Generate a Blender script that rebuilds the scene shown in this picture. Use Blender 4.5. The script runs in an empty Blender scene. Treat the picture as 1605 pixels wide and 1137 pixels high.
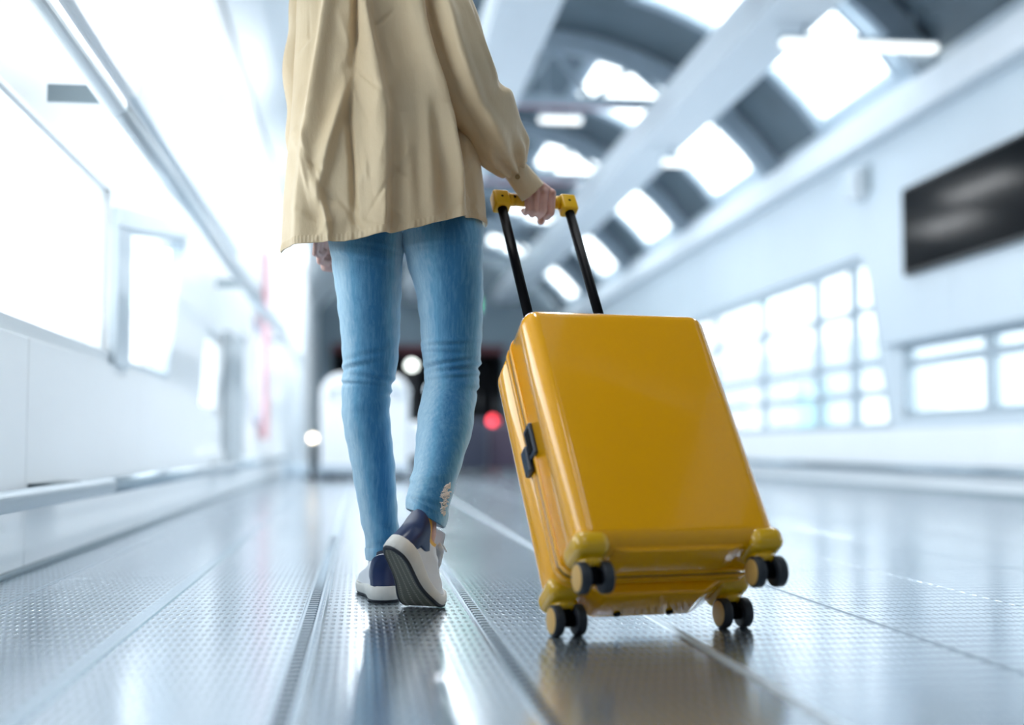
import bpy, bmesh, math, random
import numpy as np
from mathutils import Vector, Matrix

random.seed(4)
rng = np.random.default_rng(7)
SC = bpy.context.scene
COL = SC.collection

# ------------------------------------------------------------------ camera, sky, lights, exposure
cam_d = bpy.data.cameras.new('camera')
cam_d.sensor_width = 36.0
cam_d.lens = 44.86
cam_d.clip_end = 200
cam = bpy.data.objects.new('camera', cam_d)
cam.location = (0.0, 0.0, 0.32)
cam.rotation_euler = (math.radians(90 + 3.7618), 0, math.radians(-6.7577))
COL.objects.link(cam)
SC.camera = cam
cam_d.dof.use_dof = True
cam_d.dof.focus_distance = 2.55
cam_d.dof.aperture_fstop = 1.3

SC.view_settings.view_transform = 'Standard'
SC.view_settings.look = 'None'
SC.view_settings.exposure = 1.68
SC.view_settings.gamma = 1.0
SC.view_settings.use_curve_mapping = False

world = bpy.data.worlds.new('sky')
SC.world = world
world.use_nodes = True
wb = world.node_tree.nodes['Background']
wb.inputs[0].default_value = (0.92, 0.967, 1.0, 1)
wb.inputs[1].default_value = 1.65


# added fill lights under the roof beams to brighten the hall (x, y, z, watts)
FILL_LIGHTS = [(0.10, y, 3.285, w) for y, w in ((-3.0, 3.4), (0.3, 2.0), (3.0, 11), (6.0, 18), (9.3, 18), (12.6, 16), (16.0, 14), (19.5, 12))]
FILL_LIGHTS += [(1.08, y, 3.185, w) for y, w in ((-3.0, 3.4), (0.3, 1.6), (5.6, 8), (13.2, 11), (16.6, 10), (20.0, 10))]
FILL_LIGHTS += [(2.89, y, 3.185, w) for y, w in ((-3.0, 2.0), (5.6, 9))]
for x, y, z, w in FILL_LIGHTS:
    ld = bpy.data.lights.new('fill_light', 'AREA')
    ld.shape = 'RECTANGLE'
    ld.size, ld.size_y = 0.12, 1.5
    ld.energy = w
    ld.color = (0.94, 0.975, 1.0)
    lo = bpy.data.objects.new('fill_light', ld)
    lo.location = (x, y, z - 0.012)
    COL.objects.link(lo)

# ------------------------------------------------------------------ materials
def srgb(r, g, b):
    f = lambda c: (c / 255 / 12.92) if c / 255 <= 0.04045 else ((c / 255 + 0.055) / 1.055) ** 2.4
    return (f(r), f(g), f(b), 1)


class Mat:
    def __init__(s, name):
        s.m = bpy.data.materials.new(name)
        s.m.use_nodes = True
        s.nt = s.m.node_tree
        s.b = s.nt.nodes['Principled BSDF']

    def n(s, typ, **kw):
        nd = s.nt.nodes.new(typ)
        for k, v in kw.items():
            setattr(nd, k, v)
        return nd

    def l(s, a, b):
        s.nt.links.new(a, b)

    def math(s, op, a, b=None, c=None):
        nd = s.n('ShaderNodeMath', operation=op)
        for i, v in enumerate((a, b, c)):
            if v is None:
                continue
            if isinstance(v, (int, float)):
                nd.inputs[i].default_value = v
            else:
                s.l(v, nd.inputs[i])
        return nd.outputs[0]

    def noise(s, scale, detail=3, vec=None, sc3=None, rough=0.5):
        tc = s.n('ShaderNodeTexCoord')
        src = vec or tc.outputs['Object']
        if sc3:
            mp = s.n('ShaderNodeMapping')
            mp.inputs['Scale'].default_value = sc3
            s.l(src, mp.inputs[0])
            src = mp.outputs[0]
        nz = s.n('ShaderNodeTexNoise')
        nz.inputs['Scale'].default_value = scale
        nz.inputs['Detail'].default_value = detail
        nz.inputs['Roughness'].default_value = rough
        s.l(src, nz.inputs['Vector'])
        return nz.outputs['Fac']

    def ramp(s, fac, stops):
        r = s.n('ShaderNodeValToRGB')
        els = r.color_ramp.elements
        while len(els) < len(stops):
            els.new(0.5)
        for e, (p, c) in zip(els, stops):
            e.position = p
            e.color = c
        s.l(fac, r.inputs[0])
        return r.outputs[0]

    def bump(s, h, strength, dist=0.01):
        bp = s.n('ShaderNodeBump')
        bp.inputs['Strength'].default_value = strength
        bp.inputs['Distance'].default_value = dist
        s.l(h, bp.inputs['Height'])
        s.l(bp.outputs[0], s.b.inputs['Normal'])
        return bp


def simple(name, col, rough=0.5, metal=0.0, coat=0.0, var=0.06, scale=9.0, emit=None, estr=0.0, spec=0.5, bump=0.0):
    M = Mat(name)
    M.b.inputs['Roughness'].default_value = rough
    M.b.inputs['Metallic'].default_value = metal
    M.b.inputs['Coat Weight'].default_value = coat
    M.b.inputs['Coat Roughness'].default_value = 0.05
    M.b.inputs['Specular IOR Level'].default_value = spec
    f = M.noise(scale, 3)
    lo = tuple(max(0, c * (1 - var)) for c in col[:3]) + (1,)
    hi = tuple(min(1, c * (1 + var)) for c in col[:3]) + (1,)
    M.l(M.ramp(f, [(0.3, lo), (0.7, hi)]), M.b.inputs['Base Color'])
    if bump:
        M.bump(M.noise(scale * 20, 2), bump, 0.002)
    if emit:
        M.b.inputs['Emission Color'].default_value = emit
        M.b.inputs['Emission Strength'].default_value = estr
    return M.m


m_wall = simple('white_wall_paint', srgb(240, 243, 245), 0.35, var=0.015, scale=1.5)
m_wall_grey = simple('pale_blue_grey_panel', srgb(206, 217, 225), 0.4, var=0.02, scale=1.2)
m_frame = simple('grey_frame_paint', srgb(176, 190, 201), 0.4, var=0.03)
m_mull = simple('window_frame_grey', srgb(165, 179, 189), 0.5, var=0.03)
m_rail = simple('satin_rail_metal', srgb(222, 229, 233), 0.36, metal=0.55, var=0.03)
m_rail_low = simple('grey_rail_metal', srgb(158, 172, 181), 0.3, metal=0.6, var=0.03)
m_bracket = simple('bracket_grey', srgb(150, 165, 172), 0.45, var=0.03)
m_dark_bracket = simple('bracket_dark', srgb(85, 100, 106), 0.5)
m_deck = simple('roof_deck_slate', srgb(96, 110, 120), 0.6, var=0.12, scale=2)
m_beam = simple('white_roof_beam', srgb(226, 232, 238), 0.45, var=0.02)
m_truss = simple('truss_grey_paint', srgb(168, 182, 194), 0.5, var=0.04)
m_red = simple('faded_red_paint', srgb(206, 128, 138), 0.6)
m_black = simple('black_plastic', srgb(14, 17, 22), 0.4)
m_far = simple('far_wall_grey', srgb(118, 134, 144), 0.7, var=0.08, scale=1.0)
m_portal = simple('dark_passage', srgb(18, 20, 26), 0.8)
m_white_gloss = simple('white_gloss_body', srgb(240, 243, 246), 0.25, coat=0.5, var=0.01)
m_building = simple('neighbour_building', srgb(205, 214, 222), 0.8, var=0.05)
m_teal = simple('teal_glazing', srgb(150, 205, 210), 0.3)

# glass for the window panes
M = Mat('clear_window_glass')
M.b.inputs['Roughness'].default_value = 0.0
M.nt.nodes.remove(M.b)
tr = M.n('ShaderNodeBsdfTransparent')
tr.inputs[0].default_value = (0.95, 0.97, 0.98, 1)
gl = M.n('ShaderNodeBsdfGlossy')
gl.inputs['Roughness'].default_value = 0.02
lw = M.n('ShaderNodeLayerWeight')
lw.inputs[0].default_value = 0.25
mx = M.n('ShaderNodeMixShader')
M.l(M.math('MULTIPLY', lw.outputs['Fresnel'], 0.6), mx.inputs[0])
M.l(tr.outputs[0], mx.inputs[1])
M.l(gl.outputs[0], mx.inputs[2])
M.l(mx.outputs[0], M.nt.nodes['Material Output'].inputs['Surface'])
m_glass = M.m

# translucent skylight / frosted sheet
M = Mat('frosted_skylight_sheet')
M.nt.nodes.remove(M.b)
tl = M.n('ShaderNodeBsdfTranslucent')
tl.inputs[0].default_value = (0.93, 0.96, 0.97, 1)
tr = M.n('ShaderNodeBsdfTransparent')
tr.inputs[0].default_value = (0.93, 0.96, 0.97, 1)
mx = M.n('ShaderNodeMixShader')
mx.inputs[0].default_value = 0.7
M.l(tl.outputs[0], mx.inputs[1])
M.l(tr.outputs[0], mx.inputs[2])
M.l(mx.outputs[0], M.nt.nodes['Material Output'].inputs['Surface'])
m_frost = M.m

# perforated metal floor plates
M = Mat('perforated_metal_plate')
tc = M.n('ShaderNodeTexCoord')
sx = M.n('ShaderNodeSeparateXYZ')
geo = M.n('ShaderNodeNewGeometry')
M.l(geo.outputs['Position'], sx.inputs[0])
PX, PY = 0.0134, 0.054
fx = M.math('SUBTRACT', M.math('FRACT', M.math('DIVIDE', sx.outputs[0], PX)), 0.5)
fy = M.math('SUBTRACT', M.math('FRACT', M.math('DIVIDE', sx.outputs[1], PY)), 0.5)
ax = M.math('MULTIPLY', M.math('ABSOLUTE', fx), 2.0)
ay = M.math('MULTIPLY', M.math('ABSOLUTE', fy), 2.0)
r2 = M.math('ADD', M.math('POWER', M.math('DIVIDE', ax, 0.62), 2.0), M.math('POWER', M.math('DIVIDE', ay, 0.62), 2.0))
dot = M.n('ShaderNodeMapRange', interpolation_type='SMOOTHSTEP')
dot.inputs[1].default_value = 0.45
dot.inputs[2].default_value = 1.1
dot.inputs[3].default_value = 1.0
dot.inputs[4].default_value = 0.0
M.l(r2, dot.inputs[0])
nz = M.noise(1.3, 4, sc3=(2.0, 0.5, 1))
base = M.ramp(nz, [(0.3, srgb(176, 191, 203)), (0.7, srgb(202, 213, 222))])
mixc = M.n('ShaderNodeMix', data_type='RGBA')
mixc.inputs[7].default_value = srgb(52, 66, 80)
M.l(M.math('MULTIPLY', dot.outputs[0], 0.9), mixc.inputs[0])
M.l(base, mixc.inputs[6])
M.l(mixc.outputs[2], M.b.inputs['Base Color'])
M.b.inputs['Metallic'].default_value = 0.85
M.l(M.math('ADD', M.math('MULTIPLY', nz, 0.10), 0.13), M.b.inputs['Roughness'])
M.bump(M.math('MULTIPLY', dot.outputs[0], 1.0), 0.5, 0.003)
m_plate = M.m
m_strip = simple('strip_aluminium', srgb(168, 184, 196), 0.24, metal=0.85, var=0.06, scale=20)
m_strip_bright = simple('bright_bead', srgb(205, 215, 222), 0.38, metal=0.85, var=0.04, scale=20)
m_seam = simple('dull_seam_metal', srgb(120, 136, 148), 0.5, metal=0.6)
m_stud = simple('strip_stud', srgb(105, 122, 135), 0.25, metal=0.8, var=0.1, scale=40)
m_under = simple('floor_slab_dark', srgb(70, 80, 88), 0.7)

# suitcase
m_yellow = simple('glossy_yellow_shell', srgb(247, 175, 0), 0.2, coat=0.75, spec=0.4, var=0.02, scale=3)
m_yellow_h = simple('yellow_wheel_housing', srgb(222, 172, 6), 0.22, coat=0.6, var=0.03)
m_yellow_grip = simple('yellow_handle_grip', srgb(226, 176, 8), 0.38, var=0.03)
m_navy = simple('navy_black_plastic', srgb(5, 7, 12), 0.55, var=0.1, spec=0.06)
m_lock = simple('navy_lock_plastic', srgb(30, 42, 58), 0.3, var=0.08)
m_tyre = simple('dark_grey_tyre', srgb(40, 46, 54), 0.55, var=0.08)
m_hub = simple('tan_hub_cap', srgb(214, 170, 96), 0.45, var=0.04)
m_seal = simple('dark_zip_tape', srgb(40, 26, 4), 0.6)
m_metal = simple('steel_screw', srgb(170, 176, 180), 0.3, metal=1.0)

# clothes
M = Mat('tan_cotton_shirt')
uv = M.n('ShaderNodeUVMap')
wv = M.noise(900, 2)
nz = M.noise(6, 4)
base = M.ramp(nz, [(0.3, srgb(202, 180, 145)), (0.7, srgb(212, 192, 158))])
sp = M.n('ShaderNodeSeparateXYZ')
M.l(uv.outputs[0], sp.inputs[0])
M.l(base, M.b.inputs['Base Color'])
M.b.inputs['Roughness'].default_value = 0.55
M.b.inputs['Specular IOR Level'].default_value = 0.35
M.b.inputs['Sheen Weight'].default_value = 0.15
h = M.math('ADD', M.math('MULTIPLY', M.noise(28, 5, sc3=(1, 1, 0.45)), 1.0), M.math('MULTIPLY', wv, 0.03))
M.bump(h, 0.35, 0.012)
m_shirt = M.m
m_stitch = simple('stitching_thread', srgb(150, 128, 92), 0.7)
m_button = simple('horn_button', srgb(150, 122, 76), 0.3)

M = Mat('stone_washed_denim')
uv = M.n('ShaderNodeUVMap')
sp = M.n('ShaderNodeSeparateXYZ')
M.l(uv.outputs[0], sp.inputs[0])
# u = 0.25 is the middle of the back of the leg: a darker unwashed band with ragged edges runs down it, shade and lit sides painted in
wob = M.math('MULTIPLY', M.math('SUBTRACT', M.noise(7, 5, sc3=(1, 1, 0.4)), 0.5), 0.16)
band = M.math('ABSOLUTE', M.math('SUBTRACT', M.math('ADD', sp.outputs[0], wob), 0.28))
wash_shade = M.n('ShaderNodeMapRange', interpolation_type='SMOOTHSTEP')
wash_shade.inputs[1].default_value = 0.0
wash_shade.inputs[2].default_value = 0.17
M.l(band, wash_shade.inputs[0])
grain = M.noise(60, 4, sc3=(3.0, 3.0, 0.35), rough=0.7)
fac = M.math('ADD', M.math('MULTIPLY', wash_shade.outputs[0], 0.72), M.math('MULTIPLY', M.math('SUBTRACT', grain, 0.5), 0.55))
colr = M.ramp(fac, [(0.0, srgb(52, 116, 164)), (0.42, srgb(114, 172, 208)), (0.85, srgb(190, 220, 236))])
M.l(colr, M.b.inputs['Base Color'])
M.b.inputs['Roughness'].default_value = 0.8
M.b.inputs['Specular IOR Level'].default_value = 0.2
M.b.inputs['Sheen Weight'].default_value = 0.2
M.bump(M.math('ADD', M.noise(500, 2, sc3=(1, 1, 0.5)), M.math('MULTIPLY', M.noise(30, 4), 0.5)), 0.25, 0.003)
m_denim = M.m
m_hem = simple('denim_hem', srgb(120, 168, 200), 0.8, var=0.25, scale=90, bump=0.4)
m_fray = simple('frayed_white_threads', srgb(246, 240, 238), 0.9, var=0.05, scale=120, bump=0.6)

M = Mat('skin')
nz = M.noise(30, 4)
M.l(M.ramp(nz, [(0.3, srgb(206, 158, 146)), (0.7, srgb(226, 184, 172))]), M.b.inputs['Base Color'])
M.b.inputs['Roughness'].default_value = 0.5
M.b.inputs['Subsurface Weight'].default_value = 0.15
M.b.inputs['Subsurface Radius'].default_value = (0.01, 0.004, 0.002)
M.b.inputs['Subsurface Scale'].default_value = 0.5
M.bump(M.noise(160, 3), 0.2, 0.001)
m_skin = M.m
m_nail = simple('finger_nail', srgb(228, 176, 168), 0.25)
m_hair = simple('brown_hair', srgb(66, 44, 32), 0.5, var=0.3, scale=60)
m_eye = simple('eye_white', srgb(235, 232, 228), 0.2)
m_lip = simple('lips', srgb(180, 92, 90), 0.45)
m_leather = simple('white_shoe_leather', srgb(228, 230, 234), 0.4, var=0.03, scale=20)
m_navy_leather = simple('navy_heel_leather', srgb(22, 42, 84), 0.3, var=0.12, scale=20)
m_lining = simple('mustard_lining', srgb(226, 176, 70), 0.7, var=0.08, scale=40)
m_dark_lining = simple('navy_lining', srgb(30, 38, 60), 0.7)
m_midsole = simple('white_rubber_midsole', srgb(216, 214, 208), 0.55, var=0.05, scale=30)
m_solerim = simple('navy_sole_rim', srgb(32, 36, 46), 0.6)
m_redtape = simple('red_stripe', srgb(205, 62, 70), 0.5)
M = Mat('olive_tread_rubber')
tc = M.n('ShaderNodeTexCoord')
sx = M.n('ShaderNodeSeparateXYZ')
M.l(tc.outputs['UV'], sx.inputs[0])
zz = M.math('ABSOLUTE', M.math('SUBTRACT', M.math('FRACT', M.math('MULTIPLY', sx.outputs[0], 4.0)), 0.5))
ch = M.math('FRACT', M.math('ADD', M.math('MULTIPLY', sx.outputs[1], 42.0), M.math('MULTIPLY', zz, 1.6)))
tri = M.math('MULTIPLY', M.math('ABSOLUTE', M.math('SUBTRACT', ch, 0.5)), 2.0)
lane = M.n('ShaderNodeMapRange', interpolation_type='SMOOTHSTEP')
lane.inputs[1].default_value = 0.08
lane.inputs[2].default_value = 0.2
M.l(zz, lane.inputs[0])
hh = M.math('MULTIPLY', M.math('GREATER_THAN', tri, 0.62), M.math('SUBTRACT', 1.0, lane.outputs[0]))
mixc = M.n('ShaderNodeMix', data_type='RGBA')
mixc.inputs[6].default_value = srgb(104, 102, 92)
mixc.inputs[7].default_value = srgb(168, 166, 152)
M.l(hh, mixc.inputs[0])
M.l(mixc.outputs[2], M.b.inputs['Base Color'])
M.b.inputs['Roughness'].default_value = 0.7
M.bump(hh, 0.6, 0.002)
m_tread = M.m

# lit screen-like glass of the wall display
m_screen = simple('black_glass_screen', srgb(4, 8, 12), 0.12, spec=0.03, var=0.1)
m_lamp_warm = simple('warm_lamp', (1, 1, 1, 1), emit=(1.0, 0.84, 0.62, 1), estr=3.2)
m_lamp_white = simple('white_lamp', (1, 1, 1, 1), emit=(0.92, 1.0, 0.92, 1), estr=1.7)
m_lamp_blue = simple('dim_blue_lamp', (1, 1, 1, 1), emit=(0.55, 0.7, 0.85, 1), estr=1.2)
m_lamp_red = simple('red_lamp', (0.6, 0.05, 0.05, 1), emit=(1.0, 0.06, 0.09, 1), estr=1.7)
m_green = simple('green_lit_panel', (0.1, 0.6, 0.35, 1), emit=(0.25, 0.95, 0.65, 1), estr=0.45)
m_tube = simple('lit_tube_lamp', (1, 1, 1, 1), emit=(0.97, 1.0, 0.97, 1), estr=0.5)


# ------------------------------------------------------------------ mesh helpers
def link(name, me, mat, parent=None, smooth=False):
    if smooth:
        me.polygons.foreach_set('use_smooth', [True] * len(me.polygons))
    if mat and not me.materials:
        me.materials.append(mat)
    o = bpy.data.objects.new(name, me)
    COL.objects.link(o)
    if parent:
        o.parent = parent
    return o


def obj(name, bm, mat, parent=None, smooth=False):
    me = bpy.data.meshes.new(name)
    bm.normal_update()
    bm.to_mesh(me)
    bm.free()
    return link(name, me, mat, parent, smooth)


def tag(o, label=None, cat=None, group=None, kind=None):
    if label: o['label'] = label
    if cat: o['category'] = cat
    if group: o['group'] = group
    if kind: o['kind'] = kind
    return o


def empty(name, loc, label, cat, group=None):
    o = bpy.data.objects.new(name, None)
    o.location = loc
    o.empty_display_size = 0.1
    COL.objects.link(o)
    return tag(o, label, cat, group)


def box(lo, hi, bev=0.0, seg=2, bm=None, mtx=None):
    b = bmesh.new()
    lo, hi = Vector(lo), Vector(hi)
    bmesh.ops.create_cube(b, size=1.0)
    bmesh.ops.scale(b, vec=hi - lo, verts=b.verts)
    bmesh.ops.translate(b, vec=(lo + hi) / 2, verts=b.verts)
    if bev > 0:
        bmesh.ops.bevel(b, geom=list(b.edges), offset=bev, segments=seg, profile=0.5, affect='EDGES')
    if mtx is not None:
        b.transform(mtx)
    if bm is None:
        return b
    merge(bm, b)
    return bm


def merge(dst, src):
    me = bpy.data.meshes.new('tmp')
    src.to_mesh(me)
    src.free()
    dst.from_mesh(me)
    bpy.data.meshes.remove(me)
    return dst


def prism(pts2, lo, hi, axis):
    """polygon pts2 extruded along axis ('X': pts are (y,z); 'Y': (x,z); 'Z': (x,y))"""
    b = bmesh.new()
    def P(u, v, w):
        return {'X': (w, u, v), 'Y': (u, w, v), 'Z': (u, v, w)}[axis]
    A = [b.verts.new(P(u, v, lo)) for u, v in pts2]
    B = [b.verts.new(P(u, v, hi)) for u, v in pts2]
    n = len(pts2)
    b.faces.new(A)
    b.faces.new(list(reversed(B)))
    for i in range(n):
        b.faces.new((A[i], B[i], B[(i + 1) % n], A[(i + 1) % n]))
    bmesh.ops.recalc_face_normals(b, faces=b.faces)
    return b


def cyl(p0, p1, r, r1=None, n=20, bm=None, bev=0.0):
    b = bmesh.new()
    p0, p1 = Vector(p0), Vector(p1)
    d = p1 - p0
    bmesh.ops.create_cone(b, cap_ends=True, segments=n, radius1=r, radius2=r if r1 is None else r1, depth=d.length)
    if bev > 0:
        es = [e for e in b.edges if len(e.link_faces) == 2 and abs(e.verts[0].co.z - e.verts[1].co.z) < 1e-6]
        bmesh.ops.bevel(b, geom=es, offset=bev, segments=3, profile=0.5, affect='EDGES')
    q = Vector((0, 0, 1)).rotation_difference(d.normalized())
    b.transform(Matrix.Translation((p0 + p1) / 2) @ q.to_matrix().to_4x4())
    if bm is None:
        return b
    merge(bm, b)
    return bm


def tube(pts, r, n=10, bm=None):
    b = bmesh.new() if bm is None else bm
    pts = [Vector(p) for p in pts]
    rings = []
    for i, p in enumerate(pts):
        t = (pts[min(i + 1, len(pts) - 1)] - pts[max(i - 1, 0)]).normalized()
        u = t.cross(Vector((0.123, 0.31, 0.94))).normalized()
        w = t.cross(u)
        rr = r[i] if hasattr(r, '__len__') else r
        rings.append([b.verts.new(p + u * math.cos(a) * rr + w * math.sin(a) * rr) for a in [2 * math.pi * k / n for k in range(n)]])
    for a, c in zip(rings, rings[1:]):
        for k in range(n):
            b.faces.new((a[k], a[(k + 1) % n], c[(k + 1) % n], c[k]))
    b.faces.new(list(reversed(rings[0])))
    b.faces.new(rings[-1])
    return b


def grid(name, P, mat, parent=None, closed=True, caps=False, flip=False, smooth=True):
    """P[nv, nu, 3]: a surface; u closes round when closed"""
    nv, nu = P.shape[:2]
    V = P.reshape(-1, 3).tolist()
    F = []
    UV = []
    m = nu if closed else nu - 1
    for j in range(nv - 1):
        for i in range(m):
            i2 = (i + 1) % nu
            q = [(j, i, i), (j, i2, i + 1), (j + 1, i2, i + 1), (j + 1, i, i)]
            if flip:
                q.reverse()
            F.append([a * nu + b for a, b, _ in q])
            UV.extend([(c / m, a / (nv - 1)) for a, _, c in q])
    if caps:
        for j, rev in ((0, True), (nv - 1, False)):
            f = [j * nu + i for i in range(nu)]
            if rev != flip:
                f.reverse()
            F.append(f)
            UV.extend([(i / nu, j / (nv - 1)) for i in range(nu)])
    me = bpy.data.meshes.new(name)
    me.from_pydata(V, [], F)
    ul = me.uv_layers.new(name='UVMap')
    ul.data.foreach_set('uv', np.array(UV, dtype=np.float32).ravel())
    me.update()
    return link(name, me, mat, parent, smooth)


def pch(x, xs, ys):
    """smooth interpolation through (xs, ys) (monotone Hermite)"""
    xs = np.asarray(xs, float)
    ys = np.asarray(ys, float)
    if xs[0] > xs[-1]:
        xs, ys = xs[::-1], ys[::-1]
    h = np.diff(xs)
    d = np.diff(ys) / h
    m = np.zeros_like(ys)
    m[0], m[-1] = d[0], d[-1]
    for i in range(1, len(xs) - 1):
        m[i] = 0 if d[i - 1] * d[i] <= 0 else 2 * d[i - 1] * d[i] / (d[i - 1] + d[i])
    x = np.clip(np.asarray(x, float), xs[0], xs[-1])
    i = np.clip(np.searchsorted(xs, x) - 1, 0, len(xs) - 2)
    t = (x - xs[i]) / h[i]
    return (2 * t**3 - 3 * t**2 + 1) * ys[i] + (t**3 - 2 * t**2 + t) * h[i] * m[i] + (-2 * t**3 + 3 * t**2) * ys[i + 1] + (t**3 - t**2) * h[i] * m[i + 1]


def sstep(x, a, b):
    t = np.clip((x - a) / (b - a), 0, 1)
    return t * t * (3 - 2 * t)


# ------------------------------------------------------------------ the setting: floor
XL, XR = -0.85, 4.0
YB, YF = -9.0, 26.0
ZT_L, ZT_R = 3.24, 3.2
floor = tag(obj('floor', box((XL - 0.15, YB, -0.2), (XR + 0.15, YF, -0.016)), m_under), kind='structure')
xb = [XL, -0.715, -0.40, -0.09, 0.22, 0.545, 0.93, 1.315, 1.70, 2.085, 2.47, 2.855, 3.24, 3.625, XR]
yb = [YB, -4.8, -2.8, -0.8, 1.2, 3.22, 5.22, 7.22, 9.22, 11.22, 13.22, 18.0, YF]
for i in range(len(xb) - 1):
    for j in range(len(yb) - 1):
        g = 0.0015
        obj('floor_plate', box((xb[i] + g, yb[j] + g, -0.016), (xb[i + 1] - g, yb[j + 1] - g, 0.0), 0.0012, 1), m_plate, floor)


def cover_strip(x, w, y0, y1, h, mat, studs=False):
    prof = [(x - w / 2, 0), (x - w / 2 + 0.003, h), (x + w / 2 - 0.003, h), (x + w / 2, 0)]
    s = obj('cover_strip', prism(prof, y0, y1, 'Y'), mat, floor)
    if studs:
        stud = None
        n = int((4.6 - 1.25) / 0.034)
        for k in range(n):
            y = 1.25 + 0.034 * k
            if stud is None:
                stud = obj('stud', box((-w * 0.28, -0.011, 0), (w * 0.28, 0.011, 0.0035), 0.0015, 1), m_stud, s)
                st = stud
            else:
                st = stud.copy()
                COL.objects.link(st)
            st.location = (x, y, h - 0.0005)
            st.rotation_euler.z = 0
    return s


cover_strip(-0.40, 0.034, YB, YF, 0.003, m_strip)
cover_strip(-0.09, 0.036, YB, YF, 0.003, m_strip, True)
cover_strip(-0.066, 0.006, YB, YF, 0.005, m_strip_bright)
cover_strip(0.222, 0.030, YB, YF, 0.003, m_strip, True)
cover_strip(0.545, 0.012, YB, YF, 0.005, m_strip_bright)
cover_strip(0.93, 0.010, YB, YF, 0.0015, m_seam)
cover_strip(-0.715, 0.007, YB, YF, 0.0012, m_seam)

# ------------------------------------------------------------------ left wall with window openings
wl = tag(obj('wall_left', box((XL - 0.15, YB, 0), (XL - 0.02, YF, 0.62)), m_wall), kind='structure')
# upper wall behind the panels; strips of wall around the openings
wins_l = [
    ('window_1', [(1.3, 0.645), (4.54, 0.645), (4.54, 1.21), (1.3, 1.21)]),
    ('window_2', [(4.78, 0.62), (5.92, 0.62), (6.46, 1.36), (4.78, 1.12)]),
    ('window_3', [(7.0, 0.5), (8.1, 0.5), (8.1, 1.0), (7.35, 1.0)]),
    ('window_4', [(9.2, 0.3), (9.95, 0.3), (9.95, 1.15), (9.2, 1.15)]),
    ('window_5', [(10.4, 0.5), (12.2, 0.5), (12.6, 1.4), (10.4, 1.4)]),
]


def wall_with_holes(name, holes, x0, x1, y0, y1, z0, z1, mat, parent):
    """a wall slab (thin in x) around polygon holes given in (y, z), built as strips between the holes"""
    bm = bmesh.new()
    ycur = y0
    for _, poly in sorted(holes, key=lambda h: min(p[0] for p in h[1])):
        ya, yb_ = min(p[0] for p in poly), max(p[0] for p in poly)
        merge(bm, box((x0, ycur, z0), (x1, ya, z1)))
        # lower / upper boundary of the hole as piecewise lines
        bl, br, tr_, tl_ = poly
        lowpoly = [(ya, z0), (yb_, z0)]
        if br[0] < yb_:
            lowpoly += [(yb_, tr_[1]), br]
        else:
            lowpoly += [br]
        lowpoly += [bl] if bl[0] <= ya + 1e-6 else [bl, (ya, tl_[1])]
        merge(bm, prism(lowpoly, x0, x1, 'X'))
        up = [(ya, z1), (yb_, z1)]
        if tr_[0] < yb_:
            up += [br, tr_]
        else:
            up += [tr_]
        up += [tl_] if tl_[0] <= ya + 1e-6 else [tl_, bl]
        merge(bm, prism(up, x0, x1, 'X'))
        ycur = yb_
    merge(bm, box((x0, ycur, z0), (x1, y1, z1)))
    return obj(name, bm, mat, parent)


wl_up = wall_with_holes('upper_wall', [(n, p) for n, p in wins_l if min(q[1] for q in p) >= 0.3], XL - 0.15, XL - 0.018, YB, YF, 0.30, ZT_L, m_wall, wl)
# bottom slab is lower than the lowest window
wl.data.clear_geometry()
bm = box((XL - 0.15, YB, 0), (XL - 0.018, YF, 0.30))
bm.to_mesh(wl.data)
bm.free()
wl.data.materials.append(m_wall) if not wl.data.materials else None
# skin of wall panels below the sills, each 1.67 m wide, joints open 4 mm
y = 3.40 - 1.67 * 6
while y < 18:
    hi = 0.60 if y < 6.5 else 0.29
    obj('wall_panel', box((XL - 0.018, y + 0.003, 0.014), (XL, y + 1.667, hi), 0.002, 1), m_wall, wl)
    y += 1.67
# upper boards: proud, with slanting ends like the ones across the hall
for (ya, yb_, z0, z1, s0, s1, mt) in [(-4.0, 4.815, 1.62, 2.64, 0.0, 0.6, m_wall), (4.83, 8.9, 1.62, 2.64, 0.6, 0.7, m_wall_grey), (9.0, 15.0, 1.62, 2.64, 0.7, 0.5, m_wall)]:
    obj('wall_board', prism([(ya, z0), (yb_ + s1 * 0, z0), (yb_ + s1, z1), (ya + s0, z1)], XL - 0.019, XL + 0.012, 'X'), mt, wl)
tag(obj('baseboard_left', box((XL - 0.01, YB, 0.0), (XL + 0.006, YF, 0.014), 0.002, 1), m_bracket), kind='structure')
tag(obj('trim_1', box((XL - 0.02, YB, ZT_L - 0.06), (XL + 0.10, YF, ZT_L + 0.10), 0.01, 2), m_wall_grey), kind='structure')


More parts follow.
